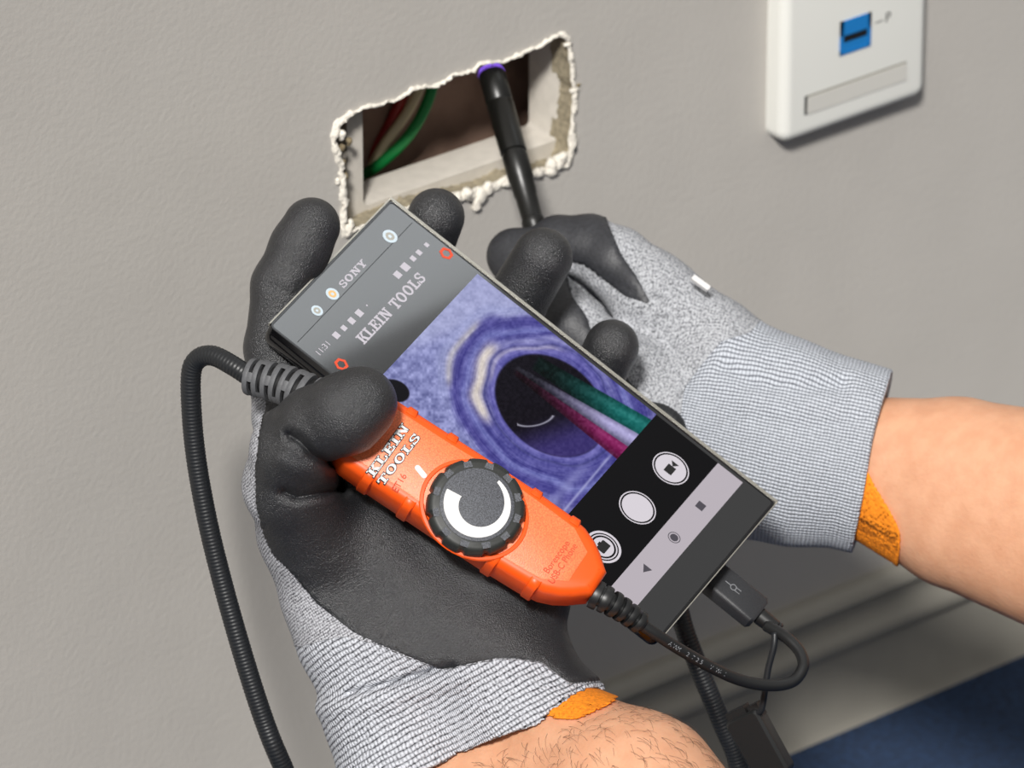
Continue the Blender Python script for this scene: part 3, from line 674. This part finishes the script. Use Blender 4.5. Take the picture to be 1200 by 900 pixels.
while i-1.9 > 4:
    r1 = np.interp(i, [0, NR], [8.3, 6.3])
    ringtube(relp, None, i-1.7, i, r1-1.7, r1).out('relief_ring', CF, M_['relief'], relief, auto=50)
    if j > 0:
        for a_ in ((.4, .9, 2.3, 2.8, 4.2, 4.7) if j % 2 else (1.4, 1.9, 3.2, 3.7, 5.3, 5.8))[0::2]:
            ringtube(relp, None, i-.2, i+seg-1.6, r1-1.5, r1-.05, a_, a_+.5, 6).out('relief_web', CF, M_['relief'], relief, auto=50)
    i -= seg; j += 1
path = [(292, 441, 30), (272, 428, 28), (250, 417, 24), (233, 420, 20), (224, 438, 17), (225, 490, 12), (231, 545, 8), (243, 610, 4), (260, 680, 0), (284, 765, -4), (308, 840, -8), (330, 895, -12),
        (375, 990, -30), (480, 1090, -60), (640, 1140, -75), (790, 1090, -75), (850, 980, -72), (866, 905, -68), (843, 840, -62), (818, 780, -58), (798, 722, -56), (786, 650, -58), (790, 570, -60), (794, 508, -58), (778, 486, -58), (742, 478, -62), (700, 455, -72), (668, 405, -92), (650, 340, -106), (629, 272, -114)]
gp, gt = resample(spline([cm(*p) for p in path], 12), .3)
rg = 3.42+.075*np.sin(gt*2*pi/1.25); V, fs = tube(gp, rg, 14)
tag(emit_mesh('gooseneck_cable', CF.w(V), fs, M_['goose'], scope), label='black ribbed gooseneck cable')
a_, b_ = cm(632, 285, -112), cm(575, 83, -144); d_ = (b_-a_)/np.linalg.norm(b_-a_)*1.0; L_ = np.linalg.norm(b_-a_)
prof_p = [(0, 3.3), (.02, 3.5), (.09, 3.5), (.10, 3.9), (.13, 3.9), (.135, 3.5), (.27, 3.6), (.28, 3.9), (.36, 3.9), (.365, 4.2), (.50, 4.3), (.505, 3.8), (.52, 3.8), (.525, 4.4), (.80, 4.5), (.805, 4.2), (.815, 4.2), (.82, 4.5), (.99, 4.5), (1.0, 4.0)]
V, fs = tube([a_+(b_-a_)*t for t, r in prof_p], np.array([r*1.08 for t, r in prof_p]), 28)
probe = emit_mesh('camera_probe', CF.w(V), fs, M_['tip'], scope, auto=45)
V, fs = tube([b_-(b_-a_)/L_*1.2, b_+(b_-a_)/L_*.5], [4.95, 4.3], 28); tag(emit_mesh('lamp_ring', CF.w(V), fs, M_['led'], probe), label='glowing violet lamp ring')
# usb lead
sp_ = [cm(694, 695, 40), cm(712, 704, 40), cm(733, 717, 38), cm(754, 733, 36)]; srp, st = resample(spline(sp_, 8), .5)
V, fs = tube(srp, np.interp(st/st[-1], [0, 1], [3.6, 2.5]), 16); usr = emit_mesh('lead_strain_relief', CF.w(V), fs, M_['rubber'], scope)
NS = len(srp)-1; i = 0
for j in range(6):
    f0 = NS*(j/6+.01); f1 = NS*((j+.66)/6) if j else NS*.14
    r1 = np.interp(f0, [0, NS], [5.0, 3.8]); ringtube(srp, None, f0, f1, r1-1.5, r1).out('relief_ring', CF, M_['rubber'], usr, auto=50)
lead = [(752, 732, 36), (770, 744, 34), (795, 760, 30), (830, 780, 24), (865, 796, 18), (900, 803, 13), (928, 799, 9), (941, 782, 6), (938, 765, 3), (925, 750, 0), (912, 741, -3), (898, 733, -6)]
lp, lt = resample(spline([cm(*p) for p in lead], 12), .6); V, fs = tube(lp, 2.05, 14); emit_mesh('usb_lead', CF.w(V), fs, M_['rubber'], scope)
UF = cam_frame(866, 702, -8, (.77, -.62, .03), (.52, .62, -.55))
up_ = empty if False else None
def ubox(x0, x1, hy, hz, r):
    m = MB(); P = rrect(-hy, hy, -hz, hz, r, 4); m.loft([[(x, p[0]*k, p[1]*k) for p in P[::1]] for x, k in ((x0, .94), (x0+.5, 1), (x1-1.2, 1), (x1, .8))]); return m
plug = ubox(-11.5, 8.5, 6.0, 3.4, 1.6).out('usb_plug', UF, M_['usb'], scope, auto=40); tag(plug, label='black usb plug pushed into the phone')
V, fs = tube([(8, 0, 0), (9, 0, 0), (15.5, 0, 0), (16, 0, 0), (17.5, 0, 0)], [2.2, 3.1, 2.8, 2.3, 1.9], 20); m = MB(); m.add(V, fs); m.out('plug_neck', UF, M_['rubber'], plug, auto=40)
V, fs = tube([(15.8, 0, 0), (16.6, 0, 0), (17.4, 0, 0)], [2.6, 3.0, 2.5], 20); MB().add(V, fs).out('tether_collar', UF, M_['rubber'], plug)
m = ubox(-15.5, -11, 4.2, 1.25, 1.2); m.out('plug_tip', UF, M_['steel'], plug, auto=40)
m = MB(); n = 20
for rr0, rr1 in ((.9, 1.2),): m.add([(-4+r*cos(2*pi*i/n), r*sin(2*pi*i/n), 3.46) for r in (rr0, rr1) for i in range(n)], [(i, n+i, n+(i+1) % n, (i+1) % n) for i in range(n)])
m.box(-7.4, -4.9, -.15, .15, 3.4, 3.47); m.box(-3.1, -1, .55, .8, 3.4, 3.47); m.box(-3.1, -1, -.8, -.55, 3.4, 3.47)
m.out('plug_emblem', UF, M_['gfaint'], plug, smooth=False)
# white specks of print along the lead
m = MB(); txt = 'AWM 2725 VW-1'; i0 = 14
T_ = np.gradient(lp, axis=0); T_ /= np.linalg.norm(T_, axis=1)[:, None]
for j, ch in enumerate(txt):
    if ch == ' ': continue
    i = 18+int(j*3.4); c = lp[i]; t_ = T_[i]; vz = np.array([0, 0, 1.]); y_ = np.cross(vz, t_); y_ /= np.linalg.norm(y_); z_ = np.cross(t_, y_)
    k = MB(); font_text(k, ch, (0, 0), (1, 0), (0, 1), 1.5, 0)
    m.add([c+t_*p[0]+y_*(p[1]-.7)+z_*(sqrt(max(0, 2.05**2-(p[1]-.7)**2))+.03) for p in k.v], k.f)
m.out('lead_print', CF, M_['gfaint'], scope, smooth=False)
# tethered adapter
AD = cam_frame(888, 868, -14, (.80, .42, .42), (-.45, .87, .05))
adp = empty('usb_adapter', None, AD, 'black usb adapter dangling on a thin strap below the plug', 'adapter')
m = MB(); P = rrect(-6.5, 6.5, -14, 10.5, 2, 4); m.loft([lift(inset(P, .8), -4), lift(P, -3), lift(P, 3), lift(inset(P, .9), 4)]); m.out('adapter_body', AD, M_['rubber'], adp, auto=40)
MB().box(-5, 2.5, 9.5, 13, -2.6, 2.6).out('adapter_cap', AD, M_['rubber'], adp, auto=30)
MB().box(3.2, 7.2, 7, 12, -2, 2).out('strap_lug', AD, M_['rubber'], adp, auto=30)
MB().box(-4, 4, -16, -13.6, -1.6, 1.6).out('connector_tip', AD, M_['yellow'], adp, smooth=False)
P, _ = resample(spline([cm(908, 741, -2), cm(907, 757, -2), cm(900, 785, -4), cm(896, 812, -6), cm(892, 832, -8), cm(884, 838, -10), cm(884, 846, -12)], 8), 1); V, fs = tube(P, 1.15, 10)
tag(emit_mesh('strap', CF.w(V), fs, M_['goose'], adp), label='thin dark strap looped to the plug')

# ------------------------------------------------------------------ hands
def prims_eval(P, prims):
    """smooth union of round cones: prims = chains (k, [(px,py,z,r)...]) in camera millimetres"""
    D = None
    for k, ch in prims:
        pts = [(cm(a, b, c), r) for a, b, c, r in ch]; d = None
        if len(pts) == 1: pts = pts*2
        for (a, ra), (b, rb) in zip(pts, pts[1:]):
            ab = b-a; L2 = max(1e-9, ab@ab); t = np.clip(((P-a)@ab)/L2, 0, 1)
            e = np.linalg.norm(P-a-t[:, None]*ab, axis=1)-(ra+(rb-ra)*t)
            if d is None: d = e
            else:
                kk = 2.5; h = np.clip(.5+.5*(d-e)/kk, 0, 1); d = d*(1-h)+e*h-kk*h*(1-h)
        if D is None: D = d
        else:
            h = np.clip(.5+.5*(D-d)/k, 0, 1); D = D*(1-h)+d*h-k*h*(1-h)
    return D
def topx(P): s = FPX/(D0-P[:, 2]); return 600+P[:, 0]*s, 450-P[:, 1]*s
def polyline_dist(px, py, L):
    best = np.full(px.shape, 1e9)
    for (a, b), (c, d) in zip(L, L[1:]):
        vx, vy = c-a, d-b; t = np.clip(((px-a)*vx+(py-b)*vy)/(vx*vx+vy*vy), 0, 1); best = np.minimum(best, np.hypot(px-a-t*vx, py-b-t*vy))
    return best
def inpoly(px, py, L):
    r = np.zeros(px.shape, bool); n = len(L)
    for i in range(n):
        (x1, y1), (x2, y2) = L[i], L[(i+1) % n]
        if y1 == y2: continue
        c = (y1 > py) != (y2 > py); r ^= c & (px < (x2-x1)*(py-y1)/(y2-y1)+x1)
    return r
def sdpoly(px, py, L): d = polyline_dist(px, py, L+[L[0]]); return np.where(inpoly(px, py, L), -d, d)
def surface_nets(f, lo, hi, h):
    ax = [np.arange(lo[i], hi[i]+h, h) for i in range(3)]; sh = tuple(len(a) for a in ax)
    vals = np.empty(sh, np.float32)
    yy, zz = np.meshgrid(ax[1], ax[2], indexing='ij'); yz = np.stack([yy.ravel(), zz.ravel()], 1)
    for i0 in range(0, sh[0], 16):
        xs = ax[0][i0:i0+16]; P = np.empty((len(xs), yz.shape[0], 3)); P[:, :, 0] = xs[:, None]; P[:, :, 1:] = yz
        vals[i0:i0+16] = f(P.reshape(-1, 3)).reshape(len(xs), sh[1], sh[2])
    ins = vals < 0
    c8 = [ins[a:sh[0]-1+a, b:sh[1]-1+b, c:sh[2]-1+c] for a in (0, 1) for b in (0, 1) for c in (0, 1)]
    s = sum(x.astype(np.int8) for x in c8); act = (s > 0) & (s < 8); idx = np.argwhere(act); vid = np.full(act.shape, -1, np.int64); vid[act] = np.arange(len(idx))
    acc = np.zeros((len(idx), 3)); cnt = np.zeros(len(idx))
    cor = [np.array(c) for c in ((0, 0, 0), (0, 0, 1), (0, 1, 0), (0, 1, 1), (1, 0, 0), (1, 0, 1), (1, 1, 0), (1, 1, 1))]
    vv = [vals[idx[:, 0]+c[0], idx[:, 1]+c[1], idx[:, 2]+c[2]] for c in cor]
    for i in range(8):
        for j in range(i+1, 8):
            if abs(cor[i]-cor[j]).sum() != 1: continue
            cr = (vv[i] < 0) != (vv[j] < 0); t = vv[i]/np.where(cr, vv[i]-vv[j], 1)
            acc[cr] += (cor[i]+(cor[j]-cor[i])*t[:, None])[cr]; cnt += cr
    V = np.array(lo)+(idx+acc/cnt[:, None])*h
    Q = []
    for d in range(3):
        o1, o2 = [(1, 2), (2, 0), (0, 1)][d]
        a = ins.take(range(sh[d]-1), d); b = ins.take(range(1, sh[d]), d); e = np.argwhere(a != b); flip = a[tuple(e.T)]
        ok = (e[:, o1] > 0) & (e[:, o2] > 0) & (e[:, o1] < sh[o1]-1) & (e[:, o2] < sh[o2]-1); e = e[ok]; flip = flip[ok]
        def g(da, db): k = e.copy(); k[:, o1] -= da; k[:, o2] -= db; return vid[k[:, 0], k[:, 1], k[:, 2]]
        q = np.stack([g(1, 1), g(0, 1), g(0, 0), g(1, 0)], 1); q[~flip] = q[~flip][:, ::-1]; Q.append(q)
    Q = np.concatenate(Q)
    for _ in range(2):
        g0 = f(V); G = np.stack([f(V+np.eye(3)[i]*.15)-g0 for i in range(3)], 1)/.15
        V = V-np.clip(g0, -h, h)[:, None]*G/np.maximum(.25, (G**2).sum(1))[:, None]
    G /= np.linalg.norm(G, axis=1)[:, None]+1e-9
    return V, Q, G
def axis_uv(V, a, b, rad, seam=-1):
    d = (b-a)/np.linalg.norm(b-a); q = V-a; t = q@d; e1 = np.cross(d, [0, 0, 1.]); e1 /= np.linalg.norm(e1); e2 = np.cross(e1, d)
    ang = np.arctan2(q@e1, q@e2*(1 if e2[2] > 0 else -1)); return np.stack([t, ang*rad], 1)
def split_emit(V, Q, G, cls, names, mats, parent, grp, uv, lift_):
    fc = np.stack([cls[Q[:, i]] for i in range(4)], 1); fcl = np.median(fc, axis=1).astype(int); obs = {}
    for c, nm in enumerate(names):
        sel = Q[fcl == c]
        if not len(sel): continue
        ids, inv = np.unique(sel, return_inverse=True); vv = V[ids].copy()
        if lift_.get(c):
            bd = np.zeros(len(V), bool); bd[np.unique(Q[fcl != c])] = True; vv += G[ids]*np.where(bd[ids], -.05, lift_[c])[:, None]
        par = parent if c == 0 else obs.get(0, parent)
        obs[c] = emit_mesh(nm, CF.w(vv), inv.reshape(-1, 4), M_[mats[c]], par, uv=uv[ids])
    return obs
def snap(V, Q, cls, gfun, f, it=3):
    """pull vertices on the class boundary onto the boundary line gfun = 0"""
    fc = cls[Q]; mixed = (fc.max(1) != fc.min(1)); ids = np.unique(Q[mixed]); W = V[ids].copy()
    for _ in range(it):
        g0 = gfun(W); gx_ = (gfun(W+np.array([.2, 0, 0]))-g0)/.2; gy_ = (gfun(W+np.array([0, .2, 0]))-g0)/.2
        s = np.clip(g0, -1, 1)/np.maximum(.3, gx_**2+gy_**2); s[np.abs(g0) > 3] = 0
        W[:, 0] -= s*gx_*.5; W[:, 1] -= s*gy_*.5
    V = V.copy(); V[ids] = W; return V

person = empty('person', c2w(cm(560, 880, 10))[0], None, 'person in grey knit gloves with black palms, holding the phone and the probe', 'person')

# ---- left hand
skinL = [(6, [(505, 850, 4, 15), (525, 900, 8, 19), (600, 1100, 40, 36), (680, 1300, 70, 44)]), (10, [(595, 805, 4, 15), (618, 850, 8, 19.5), (735, 945, 34, 33), (900, 1180, 70, 42)]), (8, [(580, 940, 14, 20), (700, 1050, 45, 34)])]
gloveL = [
 (1, [(430, 640, 8, 18), (500, 720, 8, 19)]),
 (9, [(345, 565, 12, 13), (360, 620, 10, 16), (391, 695, 6, 17.8), (412, 742, 6, 19.5)]),
 (9, [(590, 640, 6, 14), (620, 700, 4, 13), (590, 745, 6, 18)]),
 (9, [(480, 600, 0, 14), (560, 680, 6, 17), (540, 740, 8, 20)]),
 (9, [(455, 775, 6, 23), (459, 830, 7, 23.5), (486, 905, 10, 25), (500, 960, 14, 25)]),
 (12, [(562, 772, 6, 23), (598, 814, 9, 24.5), (636, 866, 13, 26.8), (672, 925, 15, 27.5)]),
 (8, [(366, 625, 17, 16), (340, 568, 31, 15.6), (343, 527, 42, 13.8), (370, 500, 51, 12.6), (406, 484, 58, 12.8), (422, 473, 58.5, 11.7)]),
 (5, [(360, 560, 4, 13), (335, 490, 0, 11), (322, 408, -4, 9.6), (331, 335, -4, 9.8), (352, 290, -4, 9.6), (365, 265, -4, 9.2)]),
 (5, [(430, 560, -4, 13), (420, 500, -16, 11), (446, 395, -38, 9.6), (492, 305, -52, 9.4), (511, 254, -42, 9.3)]),
 (5, [(510, 590, -2, 13), (500, 540, -12, 11), (545, 452, -38, 10), (600, 362, -54, 10.2), (636, 302, -44, 9.8)]),
 (5, [(590, 660, 0, 13), (580, 610, -8, 11), (640, 520, -36, 9), (692, 458, -50, 8.8), (717, 406, -40, 8.8)]),
]
wr = [([(341, 510), (352, 516), (366, 532), (386, 543)], 3.4, 2.5), ([(334, 576), (347, 582), (372, 578), (398, 574)], 3.2, 2.4), ([(318, 335), (345, 345), (362, 330)], .8, 3.0),
      ([(530, 780), (500, 788), (450, 803), (408, 813)], 2.6, 1.5), ([(398, 540), (400, 560), (402, 580)], 1.5, 2.5), ([(618, 335), (640, 345)], .6, 3)]
rdg = [([(332, 540), (348, 550), (375, 560)], 1.6, 3.2), ([(370, 832), (450, 820), (545, 795)], 1.6, 3.2), ([(360, 740), (420, 760), (500, 780)], .5, 6)]
axA, axB = cm(505, 775, 6), cm(566, 885, 12); axL = (axB-axA)/np.linalg.norm(axB-axA)
hemp = [cm(440, 925, 34), cm(695, 816, 22)]; hv = hemp[1]-hemp[0]; hn = np.cross(hv, [0.05, -.03, 1.0]); hn /= np.linalg.norm(hn)
if hn@axL < 0: hn = -hn
def fL(P):
    d = prims_eval(P, gloveL); px, py = topx(P); fr = sm(P[:, 2], -15, 5)
    for L, a, wd in wr: d = d+a*np.exp(-(polyline_dist(px, py, L)/3.48/wd*1.35)**2)*fr
    for L, a, wd in rdg: d = d-a*np.exp(-(polyline_dist(px, py, L)/3.48/wd)**2)*fr
    s = prims_eval(P, skinL); pl = (P-hemp[0])@hn
    d = np.maximum(d, pl+.5*np.sin(px/22))
    return np.where(pl > -13, np.maximum(d, -(s-1.3)), d)
lo = (-95, -155, -75); hi = (50, 75, 75)
V, Q, G = surface_nets(fL, lo, hi, 1.0)
coatL = [(300, 440), (312, 474), (303, 512), (299.5, 557), (300, 590), (308, 622), (319, 648), (343, 672), (371, 707), (414, 741), (447, 756), (475, 768), (500, 778), (524, 784), (550, 778), (580, 772), (610, 772), (634, 776), (668, 800), (820, 790), (820, 100), (200, 100), (200, 440)]
cuffL = [(200, 757), (352, 758), (380, 750), (405, 746), (447, 757), (475, 769), (500, 779), (524, 785), (550, 779), (580, 773), (610, 773), (634, 777), (668, 801), (760, 800), (760, 1200), (200, 1200)]
gco = lambda P: sdpoly(*topx(P), coatL)/3.48
gcu = lambda P: sdpoly(*topx(P), cuffL)/3.48
c1 = ((gco(V) < 0) & (G[:, 2] > -.45)).astype(int); V = snap(V, Q, c1, gco, fL)
c2 = (gcu(V) < 0).astype(int); V = snap(V, Q, c2, gcu, fL)
cls = np.where(c2 == 1, 2, np.where(c1 == 1, 1, 0))
uv = axis_uv(V, axA, axB, 42)
oL = split_emit(V, Q, G, cls, ['work_glove', 'coating', 'cuff'], ['knit', 'coat', 'rib'], person, None, uv, {1: .55})
tag(oL[0], label='grey knit glove on the hand gripping the phone'); tag(oL[1], label='black rubbery palm coating'); tag(oL[2], label='ribbed grey cuff')
def fS(P): return np.maximum(prims_eval(P, skinL), -((P-hemp[0])@hn+16))
V, Q, G = surface_nets(fS, (-60, -250, -60), (125, -85, 125), 2.0)
tag(emit_mesh('forearm', CF.w(V), Q, M_['skin'], person), label='bare forearm below the gripping hand'); VSL, GSL = V, G
def fH(P):
    s = prims_eval(P, skinL); pl = (P-hemp[0])@hn; e = (P-hemp[0])@(hv/np.linalg.norm(hv))
    ext = -2.5+5.5*sm(e, 55, 70)
    return np.maximum(np.maximum(s-1.3, -(s-.35)), np.maximum(pl-ext, -(pl+9)))
V, Q, G = surface_nets(fH, (-60, -165, -55), (60, -80, 60), .8)
emit_mesh('hem', CF.w(V), Q, M_['hem'], oL[0])

# ---- right hand
skinR = [(6, [(960, 512, -88, 14), (1000, 519, -88, 16.5), (1120, 548, -80, 24.5), (1300, 600, -60, 32)]), (10, [(960, 556, -88, 14), (1000, 563, -88, 16.5), (1120, 606, -80, 24.5), (1300, 660, -60, 32)])]
gloveR = [
 (1, [(855, 458, -92, 21), (930, 470, -90, 20.5), (1010, 494, -88, 19.8), (1060, 508, -88, 20.5)]),
 (12, [(900, 515, -88, 22), (1060, 548, -86, 22.5)]),
 (12, [(865, 560, -92, 21), (930, 567, -90, 21.5), (1000, 576, -88, 20.5), (1060, 590, -88, 21)]),
 (10, [(880, 450, -95, 19), (835, 405, -97, 17), (780, 362, -100, 15.5), (762, 345, -100, 15)]),
 (9, [(860, 500, -110, 17), (790, 430, -116, 15)]),
 (9, [(860, 540, -95, 18), (800, 500, -88, 17), (740, 450, -88, 14)]),
 (5, [(765, 345, -100, 14), (722, 308, -104, 12.6), (690, 291, -108, 11.2), (655, 287, -110, 9.6), (639, 296, -108, 9.0)]),
 (6, [(800, 500, -90, 16), (730, 440, -86, 13), (672, 385, -88, 11.5), (630, 335, -96, 10), (603, 300, -104, 9.4)]),
 (6, [(790, 420, -116, 13), (715, 370, -124, 11.5), (670, 350, -122, 10), (650, 375, -112, 9)]),
 (6, [(810, 470, -118, 13), (740, 430, -124, 11), (700, 420, -122, 10), (690, 450, -112, 9)]),
]
wrR = [([(845, 400), (815, 432), (800, 458), (797, 490), (800, 530)], .9, 1.6), ([(985, 452), (930, 456), (880, 448), (850, 430)], 1.3, 3.0), ([(1000, 490), (940, 500), (870, 488)], .7, 3.5), ([(770, 352), (745, 345), (700, 325), (672, 308)], .9, 2.5), ([(735, 300), (750, 330)], .5, 3)]
rdR = [([(985, 430), (990, 520), (975, 640)], -.4, 3), ([(915, 405), (960, 425), (1000, 432)], .7, 5)]
axC, axD = cm(855, 508, -92), cm(1000, 540, -88); axR = (axD-axC)/np.linalg.norm(axD-axC)
h0, h1 = cm(1043, 437, -80), cm(1000, 640, -80); hw = h1-h0; hm = np.cross(hw, [-.1, 0, 1.0]); hm /= np.linalg.norm(hm)
if hm@axR < 0: hm = -hm
def fR(P):
    d = prims_eval(P, gloveR); px, py = topx(P); fr = sm(P[:, 2], -115, -95)
    for L, a, wd in wrR: d = d+a*np.exp(-(polyline_dist(px, py, L)/3.35/wd)**2)*fr
    for L, a, wd in rdR: d = d-a*np.exp(-(polyline_dist(px, py, L)/3.35/wd)**2)*fr
    s = prims_eval(P, skinR); pl = (P-h0)@hm+.4*np.sin(py/25)
    d = np.maximum(d, pl)
    return np.where(pl > -14, np.maximum(d, -(s-1.3)), d)
V, Q, G = surface_nets(fR, (-20, -70, -150), (145, 70, -55), 1.0)
coatR = [(540, 225), (660, 225), (700, 240), (713, 262), (728, 298), (745, 322), (764, 358), (732, 347), (705, 325), (684, 309), (668, 307), (664, 320), (671, 348), (688, 372), (694, 392), (690, 410), (720, 425), (745, 455), (757, 480), (752, 600), (500, 600), (500, 225)]
cuffR = [(895, 370), (880, 389), (845, 400), (820, 430), (802, 455), (797, 490), (799, 540), (805, 700), (1300, 700), (1300, 370)]
gco = lambda P: sdpoly(*topx(P), coatR)/3.35
gcu = lambda P: sdpoly(*topx(P), cuffR)/3.35
c1 = (gco(V) < 0).astype(int); V = snap(V, Q, c1, gco, fR); c2 = (gcu(V) < 0).astype(int); V = snap(V, Q, c2, gcu, fR)
cls = np.where(c2 == 1, 2, np.where(c1 == 1, 1, 0)); uv = axis_uv(V, axC, axD, 40)
uvr = uv.copy(); uvr[:, 0], uvr[:, 1] = uv[:, 1], uv[:, 0]
oR = split_emit(V, Q, G, cls, ['work_glove', 'coating', 'cuff'], ['knit_r', 'coat_r', 'rib_r'], person, None, uvr, {1: .55})
tag(oR[0], label='grey knit glove on the hand steering the probe'); tag(oR[1], label='black coated fingertips'); tag(oR[2], label='long pale ribbed cuff')
def fS2(P): return np.maximum(prims_eval(P, skinR), -((P-h0)@hm+16))
V, Q, G = surface_nets(fS2, (95, -110, -130), (235, 30, -15), 2.0)
tag(emit_mesh('forearm', CF.w(V), Q, M_['skin'], person), label='bare forearm at the right edge')
def fH2(P):
    s = prims_eval(P, skinR); pl = (P-h0)@hm; e = (P-h0)@(hw/np.linalg.norm(hw)); ext = -2.5+19*sm(e, 28, 58)
    return np.maximum(np.maximum(s-1.3, -(s-.35)), np.maximum(pl-ext, -(pl+9)))
V, Q, G = surface_nets(fH2, (90, -80, -135), (160, 25, -35), .8)
emit_mesh('hem', CF.w(V), Q, M_['hem'], oR[0])
# small sewn tag on the back of the far glove
TF = cam_frame(822, 330, -78, (.75, -.55, .1), (.5, .7, -.4))
m = MB(); m.loft([lift(rrect(-3.6, 3.6, -1, 1, .5), -2.5), lift(rrect(-3.6, 3.6, -1, 1, .5), -.6)]); 
tgo = m.out('sewn_tag', TF, M_['white'], oR[0], auto=40)
# fine hairs on the near forearm
m = MB(); rs = np.random.RandomState(7); cand = np.where((GSL[:, 2] > .15))[0]; px, py = topx(VSL[cand]); cand = cand[(py < 905) & ((VSL[cand]-hemp[0])@hn > 4)]
for i in rs.choice(cand, 230):
    p = VSL[i]; g = GSL[i]; d = np.array([.5, -.75, 0])+rs.normal(size=3)*.35; d -= g*(d@g); d /= np.linalg.norm(d); L = rs.uniform(3, 8)
    bend = np.cross(g, d)*rs.uniform(-.25, .25); pts = [p+d*L*t+bend*L*t*t+g*(.5+L*.16*sin(t*pi)) for t in (0, .33, .66, 1)]
    V, fs = tube(pts, [.045, .04, .034, .012], 4, False); m.add(V, fs)
fo = [o for o in bpy.data.objects if o.name == 'forearm'][0]
tag(m.out('arm_hair', CF, M_['hair'], fo), kind='stuff')
